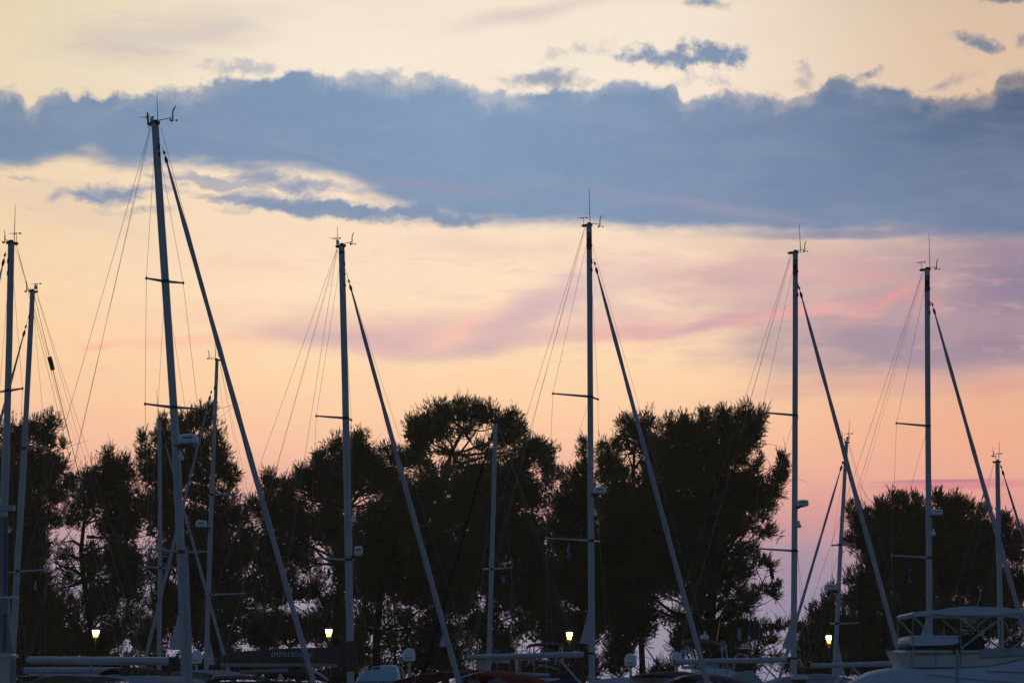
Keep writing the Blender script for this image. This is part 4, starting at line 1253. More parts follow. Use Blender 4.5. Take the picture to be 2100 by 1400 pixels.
# -- three sisters on the right with dark panels at the masthead
E_, fE, axE, mE = yacht('sailing_yacht', 'yacht with a lettered dark masthead panel, leftmost of the three with such panels', 104, 40, 1,
    [(1208, 462, 11.5), (1209.5, 620, 11.8), (1210.5, 800, 12), (1211, 950, 12.3), (1212, 1100, 13), (1213, 1250, 13.5), (1214, 1400, 13.5)], (1217, 530, 562, 1448, 1390, 6, 11),
    spread=[(813, 1133, 1229), (1108, 1120, 1232)], backs=[(1077, 862), (1092, 868)], boom=((958, 1347), (1203, 1341), 11), radar=(1230, 1006, 25, 14),
    clew=[(1207, 1253), (1189, 1318), (1208, 1320)], panel=(477, 513), antenna=(1208, 384, 1210), vane=(1231, 457), windex=(1197, 447), crane=(0.30, 0.12), hull=(14.5, 4.4, 1.25, 0.45),
    vang=((1148, 1352), (1186, 1395), 5), band=1339, sheaves=[(503, 0.06), (536, 0.12), (553, 0.1)], staywire=((1216, 507), (1330, 900)))
deck_light(E_, fE, mE, 1220, 1052)
F_, fF, axF, mF = yacht('sailing_yacht', 'yacht with a lettered dark masthead panel, middle one of the three with such panels', 106, 38, 1,
    [(1631, 518, 10.8), (1631, 680, 11.2), (1630.5, 850, 11.5), (1630, 1000, 12), (1629, 1150, 12.5), (1628, 1280, 12.8), (1627.5, 1390, 13)], (1637, 583, 612, 1842, 1334, 6, 10.5),
    spread=[(851, 1559, 1643), (1129, 1545, 1644)], backs=[(1528, 815), (1538, 822)], boom=((1386, 1357), (1620, 1352), 11), radar=(1647, 1032, 23, 13),
    clew=[(1624, 1268), (1604, 1328), (1623, 1331)], panel=(532, 566), antenna=(1639, 459, 1642), vane=(1652, 509), crane=(0.30, 0.12), hull=(14.5, 4.4, 1.25, 0.45),
    vang=((1560, 1358), (1602, 1400), 5), band=1349, sheaves=[(556, 0.07), (585, 0.12), (604, 0.1)])
deck_light(F_, fF, mF, 1638, 1076)
G_, fG, axG, mG = yacht('sailing_yacht', 'yacht with a lettered dark masthead panel, rightmost of the three with such panels', 108, 38, 1,
    [(1901.5, 553, 10.8), (1902, 700, 11.2), (1903, 870, 11.5), (1904, 1000, 12), (1905, 1140, 12.2), (1906, 1260, 12.4), (1907, 1340, 12.6)], (1910, 617, 645, 2092, 1262, 5.5, 10),
    spread=[(873, 1834, 1917), (1143, 1824, 1919)], backs=[(1792, 855), (1801, 862)], boom=((1663, 1365), (1850, 1359), 10), radar=(1922, 1051, 22, 12),
    clew=[(1902, 1262), (1880, 1326), (1902, 1330)], panel=(566, 599), antenna=(1905, 480, 1907), vane=(1923, 545), windex=(1890, 538), crane=(0.30, 0.12), hull=(14.5, 4.4, 1.25, 0.45),
    vang=((1750, 1368), (1790, 1410), 5), sheaves=[(592, 0.06), (622, 0.12), (640, 0.1)])
deck_light(G_, fG, mG, 1914, 1092)

# -- smaller yachts behind
H_, fH, _, mH = yacht('sailing_yacht', 'smaller yacht behind, its short slim mast left of the tallest mast', 124, 45, 1,
    [(327, 860, 6.8), (328, 1000, 8.5), (328, 1200, 9), (326, 1350, 9.2)], (331, 880, 910, 463, 1355, 4, 7),
    spread=[(1164, 290, 364)], backs=[(296, 930), (300, 935)], antenna=(321, 799, 326), hull=(9.5, 3.2, 1.0, 0.45), wirer=0.009)
I_, fI, _, mI = yacht('sailing_yacht', 'smaller yacht with a round radar on its mast, just right of the tallest mast', 122, 45, -1,
    [(445, 738, 6.8), (441, 850, 7.6), (435, 1000, 8.6), (430, 1150, 9.2), (425, 1290, 9.6), (423, 1370, 9.8)], (434, 800, 822, 304, 1326, 4, 7.5),
    spread=[(1014, 424, 486), (1219, 414, 500)], backs=[(486, 905), (481, 905)], radar=(413, 1075, 24, 14), clew=[(431, 1315), (441, 1362), (429, 1362)], antenna=(441, 700, 442), vane=(427, 730), light=(450, 729), hull=(11, 3.6, 1.1, 0.45), wirer=0.009, sheaves=[(795, 0.1)])
K_, fK, _, mK = yacht('sailing_yacht', 'smaller yacht in front of the umbrella pine, with a dark blue furled headsail', 122, 45, -1,
    [(1016, 868, 8.5), (1013, 1000, 9.3), (1010, 1100, 9.6), (1007, 1200, 9.8), (1003, 1345, 10)], (1012, 880, 905, 880, 1342, 4.5, 8),
    spread=[(1166, 991, 1049)], backs=[(1118, 1150), (1122, 1150)], boom=((1190, 1385), (1062, 1381), 7), hull=(10.5, 3.4, 1.1, 0.45), sailmat=M_UV, wirer=0.010)
L_, fL, _, mL = yacht('sailing_yacht', 'smaller yacht with a slim mast leaning right, between the two right lettered panel masts', 124, 42, -1,
    [(1736, 907, 7), (1731, 1000, 7.8), (1724, 1117, 8.4), (1718, 1250, 9), (1711, 1385, 9.4)], (1729, 945, 965, 1600, 1385, 4, 6.5),
    spread=[(1117, 1710, 1750), (1278, 1708, 1757)], backs=[(1780, 1035), (1772, 1040)], radar=(1703, 1204, 22, 13), clew=[(1717, 1310), (1733, 1385), (1716, 1385)], antenna=(1742, 862, 1740), vane=(1728, 897), windex=(1742, 889), light=(1738, 902), hull=(11, 3.6, 1.1, 0.45), wirer=0.009, sheaves=[(950, 0.08)])
M_, fM, _, mM = yacht('sailing_yacht', 'smaller yacht at the right edge, its mast crossing a furled headsail', 122, 40, 1,
    [(2045.5, 947, 9), (2047, 1050, 10), (2049, 1150, 10.5), (2051, 1250, 10.8), (2053, 1335, 11)], (2051, 950, 975, 2140, 1235, 4, 6),
    spread=[(1098, 2040, 2060)], backs=[(2012, 1035), (2020, 1035)], antenna=(2050, 905, 2048), windex=(2048, 930), vane=(2036, 932), hull=(11, 3.6, 1.1, 0.45), wirer=0.009, sailmat=M_GREYB)
MB().tube([fM(2021, 1003), fM(2013, 1025)], [0.05, 0.02], 6).build('backstay_fitting', M_GEAR, M_)

# ------------------------------------------------------------------ canopies that belong to the yachts
def canopy(root, fr, prof, hw, m, name, camber=0.22, posts=(), th=0.03, tube=0.018):
    """canvas over tube bows; prof in pixels from aft to forward"""
    pr = [fr(x, y) for x, y in prof]
    o = MB().sheet(pr, fr.W, hw, camber, th).build(name, m, root)
    if posts:
        b = MB()
        for (x0, y0), (x1, y1) in posts:
            for sg in (-1, 1):
                a, e = fr(x0, y0), fr(x1, y1)
                e2 = e + (e - a).normalized() * 0.6
                b.tube([a + fr.W * sg * hw * 0.98 - UP * camber, e2 + fr.W * sg * hw * 0.98 - UP * camber], tube, 6)
        b.build('canopy_frame', M_STEEL, o, root)
    return o

canopy(A_ if False else A, fA, [(66, 1384), (90, 1380), (140, 1381), (180, 1383), (205, 1387)], 1.2, M_GREYC, 'bimini', 0.05, posts=[((70, 1385), (92, 1400)), ((200, 1387), (180, 1402))])
canopy(C_, fC, [(132, 1398), (165, 1386), (200, 1381), (250, 1383), (300, 1384), (330, 1389), (350, 1398)], 1.5, M_GREYC, 'bimini', 0.03, posts=[((250, 1384), (275, 1402)), ((330, 1389), (300, 1402))])
canopy(C_, fC, [(248, 1380), (262, 1371), (275, 1367), (288, 1371), (300, 1380)], 0.9, M_BROWNC, 'sprayhood', 0.05)
canopy(D_, fD, [(584, 1388), (592, 1377), (608, 1373), (625, 1374), (640, 1380), (648, 1392)], 1.0, M_DARKC, 'sprayhood', 0.08)
canopy(D_, fD, [(640, 1372), (655, 1379), (672, 1392)], 0.05, M_MAST, 'boom_strut', 0.0, th=0.06)
# E: red bimini and sprayhood
canopy(E_, fE, [(838, 1398), (862, 1388), (905, 1378), (950, 1373), (978, 1372), (1000, 1376), (1006, 1384)], 1.25, M_RED, 'bimini', 0.10, posts=[((905, 1379), (885, 1402)), ((990, 1375), (960, 1402))])
sh = canopy(E_, fE, [(993, 1402), (996, 1384), (1006, 1377), (1022, 1374), (1045, 1377), (1070, 1384), (1092, 1394), (1100, 1404)], 1.2, M_RED, 'sprayhood', 0.12)
MB().sheet([fE(984, 1402), fE(987, 1384), fE(996, 1377.5), (fE(1008, 1375))], fE.W, 1.24, 0.12, 0.06).build('sprayhood_grab_arch', M_WHITE, sh, E_)
for q in ([(1004, 1400), (1004, 1389), (1025, 1395), (1030, 1404)], [(1042, 1404), (1045, 1394), (1066, 1389), (1088, 1400)]):
    MB().slab([fE(*p) for p in q], 1.18, 1.215, fE.W).build('window', M_CLEAR, sh, E_)
MB().tube([fE(1060, 1351), fE(1060, 1382), fE(1060, 1400)], 0.055, 8).build('boom_gallows_post', M_STEEL, E_)
# F: plum bimini and sprayhood
canopy(F_, fF, [(1300, 1404), (1312, 1390), (1332, 1381), (1362, 1376), (1392, 1376), (1412, 1380), (1422, 1388)], 1.3, M_PURPLE, 'bimini', 0.12, posts=[((1330, 1382), (1318, 1403)), ((1405, 1379), (1395, 1402))])
sh = canopy(F_, fF, [(1418, 1404), (1421, 1388), (1430, 1383), (1448, 1381), (1470, 1385), (1492, 1392), (1512, 1404)], 1.25, M_PURPLE, 'sprayhood', 0.14)
MB().sheet([fF(1409, 1404), fF(1411, 1388), fF(1420, 1383), fF(1432, 1381.5)], fF.W, 1.29, 0.14, 0.06).build('sprayhood_grab_arch', M_WHITE, sh, F_)
MB().slab([fF(1462, 1404), fF(1466, 1396), fF(1484, 1393), fF(1502, 1402)], 1.2, 1.24, fF.W).build('window', M_CLEAR, sh, F_)
MB().slab([fF(1240, 1406), fF(1250, 1398), fF(1268, 1392), fF(1305, 1388.5), fF(1335, 1388), fF(1338, 1406)], -1.4, 1.4, fF.W, 0.04).build('deckhouse', M_WHITE, F_)
# H: sun awning
canopy(H_, fH, [(384, 1392), (388, 1376), (405, 1373), (440, 1373), (470, 1377), (486, 1384)], 1.0, M_GREYC, 'bimini', 0.06, posts=[((400, 1376), (410, 1402)), ((470, 1379), (455, 1402))])

# satellite domes on posts
def sat_dome(px, py, w, h, Y, parent=None, strip=True):
    c = at(px, py, Y)
    r, hh = bow(w / 2, c), bow(h, c)
    b = MB()
    prof = [(r * 0.80, 0), (r * 0.97, hh * 0.06), (r, hh * 0.14), (r, hh * 0.5)]
    for i in range(1, 9):
        a = math.pi / 2 * i / 8
        prof.append((max(0.005, r * math.cos(a)), hh * 0.5 + (hh * 0.5) * math.sin(a)))
    b.lathe(prof, c - UP * hh / 2, 28)
    o = b.build('satellite_dome', M_DOME, parent)
    s = MB()
    for j in range(9):
        g0 = math.radians(-125 + j * 6); g1 = math.radians(-125 + (j + 1) * 6)
        s.box(c - UP * hh * 0.24 + Vector((math.cos((g0 + g1) / 2), math.sin((g0 + g1) / 2), 0)) * r, Vector((-math.sin(g0), math.cos(g0), 0)) * r * 0.055, Vector((math.cos(g0), math.sin(g0), 0)) * 0.008, UP * hh * 0.022)
    s.build('label_strip', M_BLACK, o, parent, smooth=False)
    return c - UP * hh / 2, r

def dome_post(parent, foot, r, z1=0.9, rad=0.055):
    b = MB().tube([foot + UP * 0.03, Vector((foot.x, foot.y, z1))], rad, 10)
    b.lathe([(r * 0.35, -0.05), (r * 0.75, 0.0), (r * 0.75, 0.02)], foot, 16)
    b.build('dome_post', M_STEEL, parent)

f_, r_ = sat_dome(403, 1346, 22, 28, H_.location.y - 1, H_); dome_post(H_, f_, r_)
f_, r_ = sat_dome(1293, 1352, 25, 27, F_.location.y + 3.0, F_); dome_post(F_, f_, r_)

# ------------------------------------------------------------------ motor boats
YV = Vector((0, 1, 0))
def motor(name, label, px, Y, L, beam, fb, side):
    p = at(px, 1430, Y)
    root = thing(name, Vector((p.x, Y, 0)), label, 'motor boat', None)
    c = Vector((p.x, Y, 0))
    rings = []
    for i in range(13):
        t = i / 12
        q = (t - 0.5) * L * side
        w = beam / 2 * (0.94 + 0.06 * t if t < 0.5 else max(0.03, 1 - ((t - 0.5) / 0.5) ** 2.4))
        s = fb * (0.85 + 0.35 * t * t)
        rings.append([c + Vector((q, k * w, z)) for k, z in ((-1, s), (-0.94, s * 0.5), (-0.7, -0.1), (0, -0.5), (0.7, -0.1), (0.94, s * 0.5), (1, s))])
    MB().loft(rings).build('hull', M_WHITE, root)
    return root

# far left: steel mast with a scanner bar and a round lit-edged roof
R = motor('motor_boat', 'grey motor boat cut by the left edge, with a blue post and scanner bar', -40, 76, 11, 3.6, 1.6, 1)
Y0 = 76
MB().tube([at(5, 1046, Y0 + .5), at(5, 1226, Y0 + .5), at(8, 1340, Y0 + .5), at(8, 1420, Y0 + .5)], [0.11, 0.13, 0.30, 0.34], 12).build('radar_mast', M_GREYB, R)
MB().tube([at(12.5, 1056, Y0), at(11.5, 1150, Y0), at(10, 1260, Y0), at(8, 1425, Y0)], [0.055, 0.06, 0.06, 0.06], 10).build('signal_post', M_BLUE, R)
b = MB(); b.box(at(2, 1041, Y0), (bow(28, at(0, 0, Y0)) , 0, 0), (0, 0.12, 0), (0, 0, bow(5.5, at(0, 0, Y0))))
sc_bar = b.build('radar_scanner', M_MAST, R, smooth=False)
MB().lathe([(0.10, -0.14), (0.16, -0.06), (0.10, 0.06)], at(5, 1053, Y0), 14).build('scanner_gearbox', M_MAST, sc_bar, R)
MB().box(at(7, 1242, Y0 - 0.1), (0.16, 0, 0), (0, 0.14, 0), (0, 0, 0.20)).build('control_box', M_GREYB, R, smooth=False)
MB().slab([at(-30, 1224, Y0), at(36, 1222, Y0), at(36, 1226, Y0), at(-30, 1229, Y0)], -0.2, 0.3, YV).build('spreader_bar', M_WHITE, R)
MB().lathe([(0.42, -0.9), (0.45, 0.0), (0.52, 0.02), (0.52, 0.08), (0.30, 0.15), (0.02, 0.17)], at(-2, 1349, Y0 + 0.2), 24).build('life_raft_canister', M_CREAM, R)
MB().tube([at(28, 1352, Y0), at(27, 1425, Y0)], 0.07, 8).build('frame_post', M_GREYB, R)

# white cabin cruiser with a blue-white roof and two round lamps
Y0 = 112
R = motor('cabin_cruiser', 'small cabin cruiser with a white rounded roof and two round lamps on top', 790, Y0, 9, 3.1, 1.6, -1)
out_ = [(731, 1402), (735, 1390), (742, 1382), (750, 1375), (772, 1373), (783, 1372.5), (783, 1365), (808, 1364), (816, 1365.5), (817, 1376), (819, 1384), (820, 1402)]
MB().slab([at(x, y, Y0) for x, y in out_], -1.3, 1.3, YV, 0.06).build('cabin', M_PALEB, R)
MB().slab([at(734, 1397, Y0), at(820, 1395, Y0), at(820, 1397.5, Y0), at(734, 1399.5, Y0)], -1.34, 1.34, YV).build('roof_edge', M_GREYB, R, smooth=False)
for wx in ((737, 768), (774, 818)):
    MB().slab([at(wx[0], 1400, Y0), at(wx[1], 1400, Y0), at(wx[1], 1416, Y0), at(wx[0], 1416, Y0)], -1.325, -1.28, YV).build('window', M_GLASS, R, smooth=False)
for lx in (786, 795.5):
    b = MB(); p = at(lx, 1359, Y0)
    b.tube([p - YV * 0.06, p + YV * 0.10], [0.055, 0.05], 12); b.tube([p, at(lx, 1366, Y0)], 0.014, 5)
    b.build('spotlight', M_BLACK, R)
b = MB().tube([at(761, 1373, Y0), at(767, 1367, Y0), at(785, 1364, Y0), at(812, 1364, Y0), at(821, 1367, Y0), at(826, 1374, Y0), at(827, 1392, Y0), at(827, 1420, Y0)], 0.032, 8)
b.build('roll_bar', M_STEEL, R)
MB().tube([at(756, 1378, Y0 - 0.5), at(756, 1358, Y0 - 0.5)], 0.012, 5).tube([at(784, 1364, Y0), at(787, 1400, Y0 - 1.36)], 0.02, 5).build('stanchion', M_BLACK, R)
f_, r_ = sat_dome(839, 1341.5, 25.5, 27, Y0, R); dome_post(R, f_, r_, 0.9, 0.06)

# flybridge boat behind the middle boom, navy bimini
Y0 = 126
R = motor('flybridge_boat', 'dark motor boat with a small navy bimini behind the middle boom', 1115, Y0, 12, 3.8, 1.9, 1)
T = lambda x, y: at(x, y, Y0)
bm = MB().sheet([T(1079, 1325), T(1086, 1319.5), T(1100, 1317.5), T(1130, 1317), T(1150, 1318), T(1155, 1322)], YV, 1.2, 0.08, 0.05).build('bimini', M_NAVY, R)
b = MB()
for y in (-1.15, 1.15):
    for x0, x1 in ((1087, 1083), (1096, 1092), (1152, 1154), (1150, 1138)):
        b.tube([T(x0, 1322) + YV * y, T(x1, 1362) + YV * y], 0.03, 6)
b.build('bimini_frame', M_STEEL, bm, R)
MB().slab([T(1064, 1402), T(1064, 1383), T(1080, 1379), T(1190, 1381), T(1192, 1402)], -1.6, 1.6, YV, 0.04).build('superstructure', M_DARKC, R)
MB().slab([T(1076, 1402), T(1079, 1388), T(1148, 1390), T(1146, 1402)], -1.66, 1.2, YV, 0.03).build('side_screen', M_WHITE, R)
MB().slab([T(1100, 1404), T(1124, 1397), T(1160, 1391), T(1178, 1393), T(1184, 1404)], -1.9, 0.4, YV, 0.05).build('tonneau_cover', M_NAVY, R)
b = MB().tube([T(1113, 1344), T(1114, 1333.5), T(1117, 1332.5), T(1133, 1332.5), T(1136, 1334), T(1136, 1344)], 0.035, 8)
b.slab([T(1114.5, 1343), T(1114.5, 1335.5), T(1135, 1335.5), T(1135, 1343)], -0.05, 0.05, YV)
b.build('helm_seat', M_GREYC, R)
MB().slab([T(1022, 1348), T(1025, 1331), T(1031, 1325), T(1037, 1328), T(1040, 1348)], -0.5, 0.5, YV, 0.1).build('console_cover', M_NAVY, R)
MB().slab([T(1000, 1402), T(1004, 1362), T(1012, 1358), T(1062, 1360), T(1064, 1402)], -1.2, 1.4, YV, 0.04).build('afterdeck_cover', M_DARKC, R)
b = MB()
for y in (-1.3,):
    b.tube([T(1010, 1352) + YV * y, T(1085, 1352) + YV * y, T(1150, 1356) + YV * y], 0.018, 6)
    for x in (1020, 1045, 1070, 1095, 1120, 1145): b.tube([T(x, 1353) + YV * y, T(x, 1385) + YV * y], 0.014, 5)
b.build('guard_rail', M_STEEL, R)
b = MB().slab([T(1105, 1365), T(1103, 1362), T(1112, 1361.5), T(1122, 1362), T(1142, 1370), T(1143, 1372), T(1120, 1368)], -1.75, -1.55, YV)
b.build('windscreen', M_CLEAR, R)

# flybridge boat with the brown bimini
Y0 = 124
R = motor('flybridge_boat', 'motor boat with a brown bimini topped by a small white radar', 1445, Y0, 12, 3.9, 1.9, -1)
T = lambda x, y: at(x, y, Y0)
bm = MB().sheet([T(1399, 1319), T(1402, 1312.5), T(1412, 1310), T(1440, 1310), T(1462, 1312), T(1474, 1317)], YV, 1.3, 0.16, 0.10).build('bimini', M_BROWNC, R)
b = MB()
for y in (-1.25, 1.25):
    for pth in ([(1406, 1320), (1402, 1340), (1396, 1366)], [(1404, 1320), (1394, 1366)], [(1472, 1314), (1480, 1315), (1484, 1322), (1487, 1352), (1487, 1366)], [(1476, 1316), (1482, 1330), (1486, 1340)], [(1405, 1325), (1420, 1355)]):
        b.tube([T(*q) + YV * y for q in pth], 0.032, 6)
b.build('bimini_frame', M_STEEL, bm, R)
MB().lathe([(0.18, -0.09), (0.20, -0.04), (0.19, 0.06), (0.12, 0.10), (0.01, 0.11)], T(1444.5, 1306), 18).build('radar_dome', M_DOME, R)
MB().tube([T(1446, 1303), T(1446, 1293)], [0.045, 0.04], 8).build('masthead_light', M_DOME, R)
MB().tube([T(1470, 1312), T(1477, 1268)], [0.018, 0.006], 5).build('antenna', M_STEEL, R)
MB().slab([T(1408, 1404), T(1412, 1382), T(1424, 1373), T(1450, 1369), T(1482, 1372), T(1506, 1377), T(1516, 1404)], -1.7, 1.7, YV, 0.05).build('superstructure', M_WHITE, R)
MB().slab([T(1472, 1371), T(1490, 1366), T(1497, 1366), T(1500, 1372)], -1.2, 1.2, YV).build('flybridge_screen', M_CLEAR, R)
MB().slab([T(1430, 1358), T(1430, 1369), T(1474, 1371), T(1470, 1358)], -1.0, 1.0, YV, 0.05).build('flybridge_coaming', M_GREYC, R)
MB().lathe([(0.20, -0.05), (0.27, 0), (0.25, 0.07), (0.02, 0.09)], T(1409, 1369), 18).build('raised_hatch', M_DOME, R)
f_, r_ = sat_dome(1387.5, 1349, 22, 27, Y0 - 1.5, R); dome_post(R, f_, r_, 1.6, 0.07)
b = MB()
for y in (-1.6,):
    b.tube([T(1392, 1366) + YV * y, T(1430, 1365) + YV * y, T(1470, 1366) + YV * y], 0.016, 6)
    for x in (1400, 1420, 1440, 1460): b.tube([T(x, 1365.5) + YV * y, T(x, 1378) + YV * y], 0.014, 5)
b.build('guard_rail', M_STEEL, R)

# dark hooded launch below the lettered sail cover
Y0 = 100
R = motor('motor_boat', 'low launch under a charcoal hood below the lettered brown sail cover', 500, Y0, 8, 2.8, 1.4, 1)
T = lambda x, y: at(x, y, Y0)
MB().sheet([T(404, 1405), T(420, 1393), T(446, 1386), T(480, 1383.5), T(520, 1385), T(548, 1390), T(566, 1397), T(576, 1408)], YV, 1.2, 0.10, 0.04).build('hood', M_DARKC, R)
MB().slab([T(528, 1408), T(534, 1392), T(552, 1395), T(566, 1408)], -1.24, -1.16, YV).build('window', M_CLEAR, R)
MB().slab([T(385, 1408), T(400, 1397), T(600, 1396), T(665, 1399), T(672, 1408)], -1.3, 1.3, YV, 0.02).build('coaming', M_DARKC, R)
MB().tube([T(492, 1377.5), T(590, 1374)], 0.075, 10).build('rolled_awning', M_GREYB, R)
MB().slab([T(570, 1394), T(574, 1381), T(577, 1380.5), T(582, 1393)], -0.3, 0.3, YV).build('side_curtain', M_CREAM, R)

# boat under a grey tarpaulin with a dark radar arch
Y0 = 118
R = motor('motor_boat', 'motor boat under a grey tarpaulin with a round hoop and a dark radar', 1525, Y0, 10, 3.4, 1.7, 1)
T = lambda x, y: at(x, y, Y0)
MB().slab([T(1472, 1405), T(1490, 1389), T(1510, 1377), T(1530, 1374), T(1540, 1376), T(1556, 1392), T(1566, 1405)], -1.4, 1.4, YV, 0.10).build('tarpaulin', M_GREYC, R)
MB().slab([T(1504, 1374), T(1506, 1354), T(1510, 1351), T(1536, 1352), T(1540, 1374)], -0.7, 0.7, YV, 0.05).build('equipment_rack', M_BLACK, R)
b = MB()
hoop = [T(1516.5 + 11 * math.cos(a), 1351 - 10 * math.sin(a)) - YV * 0.75 for a in [math.pi * i / 10 for i in range(11)]]
b.tube(hoop, 0.04, 8); b.build('hoop', M_STEEL, R)
rd = MB().lathe([(0.15, -0.08), (0.19, -0.02), (0.19, 0.06), (0.17, 0.09), (0.01, 0.1)], T(1525.5, 1333), 18).build('radar_dome', M_BLACK, R)
MB().lathe([(0.20, 0), (0.19, 0.03), (0.02, 0.045)], T(1525.5, 1329.5), 18).build('radar_lid', M_DOME, rd, R)
MB().tube([T(1534, 1354), T(1534, 1322), T(1536, 1294), T(1540, 1262)], [0.035, 0.03, 0.018, 0.008], 6).tube([T(1529, 1320), T(1539, 1319)], 0.02, 5).build('signal_mast', M_GREYB, R)
for lx, ly in ((1533.5, 1318), (1537, 1308)):
    MB().lathe([(0.03, -0.04), (0.045, 0), (0.03, 0.06), (0.005, 0.07)], T(lx, ly), 10).build('signal_light', M_DOME, R)

# boat shrouded in white covers right of the middle panelled mast
Y0 = 100
R = motor('motor_boat', 'boat shrouded in pale covers with a white hatch box, beside the large motor yacht', 1670, Y0, 11, 3.6, 1.5, -1)
T = lambda x, y: at(x, y, Y0)
MB().slab([T(1560, 1406), T(1578, 1395), T(1605, 1387), T(1640, 1383), T(1672, 1381), T(1692, 1382), T(1715, 1387), T(1735, 1390), T(1752, 1396), T(1764, 1406)], -1.4, 1.4, YV, 0.10).build('boat_cover', M_GREYC, R)
MB().slab([T(1700, 1402), T(1704, 1393), T(1714, 1387), T(1722, 1387), T(1712, 1396), T(1709, 1404)], -1.45, 1.0, YV).build('white_arch', M_WHITE, R)
MB().slab([T(1612, 1393), T(1613, 1386), T(1618, 1383), T(1642, 1383), T(1648, 1386), T(1648, 1393)], -1.6, -0.7, YV, 0.08).build('hatch_box', M_WHITE, R)
MB().slab([T(1617, 1393), T(1645, 1393), T(1644, 1404), T(1619, 1404)], -1.58, -0.8, YV).build('box_window', M_GLASS, R, smooth=False)

# the big white flybridge yacht at the right
Y0 = 90
R = motor('motor_yacht', 'large white flybridge motor yacht with a pale soft top, at the right edge', 1990, Y0, 15, 4.4, 2.1, -1)
T = lambda x, y, d=0.0: at(x, y, Y0) + YV * d
def plan_loft(st):
    """stations (x top, y top, x bottom, y bottom, half width): a shell that narrows in plan"""
    b = MB(); rings = []
    for xt, yt, xb, yb, w in st:
        t, q = T(xt, yt), T(xb, yb)
        h = t.z - q.z
        rings.append([q - YV * w, q.lerp(t, 0.55) - YV * w * 1.0, t - YV * w * 0.96 - UP * h * 0.10, t - YV * w * 0.80, t + YV * w * 0.80, t + YV * w * 0.96 - UP * h * 0.10, q.lerp(t, 0.55) + YV * w, q + YV * w])
    return b.loft(rings)
plan_loft([(1712, 1413, 1712, 1432, 0.12), (1740, 1399, 1736, 1432, 0.55), (1768, 1385, 1762, 1432, 1.0), (1786, 1376.5, 1784, 1432, 1.25), (1812, 1371, 1810, 1432, 1.5), (1840, 1367.5, 1840, 1432, 1.7), (1890, 1368, 1890, 1432, 1.9),
           (1940, 1367, 1940, 1432, 2.0), (2000, 1363, 2000, 1432, 2.0), (2040, 1356, 2040, 1432, 2.0), (2080, 1347, 2080, 1432, 2.0), (2130, 1340, 2130, 1432, 2.0), (2260, 1342, 2260, 1432, 2.0), (2330, 1400, 2335, 1432, 1.9)]).build('superstructure', M_WHITE, R)
b = MB()
for (x0, y0), (x1, y1) in (((1880, 1383.5), (1905, 1385)), ((1905, 1385), (1960, 1392)), ((1960, 1392), (2060, 1400)), ((2000, 1376), (2130, 1382))):
    b.tube([T(x0, y0, -2.0), T(x1, y1, -2.0)], 0.014, 5)
b.build('cover_seam', M_GREYB, R)
MB().slab([T(2091, 1364), T(2090, 1370), T(2097, 1372), T(2120, 1372), T(2120, 1360)], -2.03, -1.9, YV).build('window', M_GLASS, R, smooth=False)
plan_loft([(1824, 1334, 1839, 1367.5, 0.9), (1834, 1334, 1846, 1368, 1.3), (1852, 1334, 1860, 1368, 1.6), (1890, 1334, 1890, 1368.5, 1.8), (1960, 1334, 1960, 1368, 1.85), (2010, 1333, 2010, 1365, 1.85), (2080, 1330, 2080, 1350, 1.85)]).build('flybridge', M_CREAM, R)
MB().slab([T(1856, 1334), T(1990, 1334.5), T(1990, 1339.5), T(1858, 1340)], -1.90, 1.90, YV).build('flybridge_rim', M_CREAM, R, smooth=False)
MB().slab([T(1990, 1334), T(2000, 1330.5), T(2079, 1329), T(2079, 1345), T(1990, 1349)], -1.92, -1.80, YV).build('flybridge_wing', M_GREYC, R)
for x in (1852, 1900, 1950): MB().tube([T(x, 1334, -1.95), T(x + 1, 1366, -1.88)], 0.016, 5).build('strap', M_GREYB, R)
# soft top with its crossed struts
top = [(1852.5, 1262), (1857, 1257.5), (1880, 1255), (1908, 1253), (1936, 1248), (1958, 1246), (2000, 1247), (2040, 1248), (2072, 1252.5), (2100, 1256), (2150, 1262),
       (2150, 1272), (2100, 1262.5), (2066, 1259), (2048, 1262), (2020, 1264), (1975, 1264.5), (1930, 1263.5), (1902, 1260.5), (1876, 1264.5), (1858, 1266.5)]
tp = MB().slab([T(*q) for q in top], -1.75, 1.75, YV, 0.006).build('soft_top', M_WHITE, R)
for d in (-1.7, 1.7):
    for (x0, y0), (x1, y1) in (((1855, 1264), (1888, 1298)), ((1948, 1266), (1982, 1294)), ((2046, 1262), (1992, 1300)), ((1994, 1300), (1955, 1330)), ((1992, 1302), (2032, 1330)), ((2072, 1258), (2092, 1296)), ((2110, 1290), (2056, 1331))):
        MB().tube([T(x0, y0, d), T(x1, y1, d)], 0.032, 6).build('strut', M_MAST, tp, R)
    for x, y0 in ((1857, 1262), (1953, 1268), (2033, 1266)): MB().tube([T(x, y0, d), T(x, 1335, d)], 0.024, 6).build('post', M_GREYB, tp, R)
b = MB()
pr = [(1849, 1319), (1848, 1313), (1852, 1306.5), (1862, 1303.5), (1880, 1303), (1920, 1303), (1958, 1303), (1960, 1318), (1952, 1323), (1880, 1326), (1858, 1326)]
b.slab([T(*q) for q in pr], -1.2, 1.2, YV, 0.10); b.build('sunbed_cushion', M_WHITE, R)
MB().slab([T(1852, 1326), T(1940, 1326), T(1940, 1336), T(1852, 1336)], -1.1, 1.1, YV).build('sunbed_base', M_DARKC, R, smooth=False)
b = MB()
b.slab([T(1927, 1322), T(1940, 1312), T(1962, 1304), T(1985, 1302), T(2008, 1304), T(2012, 1326), T(2000, 1336), T(1990, 1331), T(1960, 1326)], -1.0, 0.8, YV, 0.12)
b.build('helm_cover', M_DARKC, R)
MB().slab([T(1980, 1264), T(1999, 1263), T(1998, 1278), T(1979, 1278)], -0.4, 0.4, YV, 0.05).build('instrument_box', M_DOME, R)
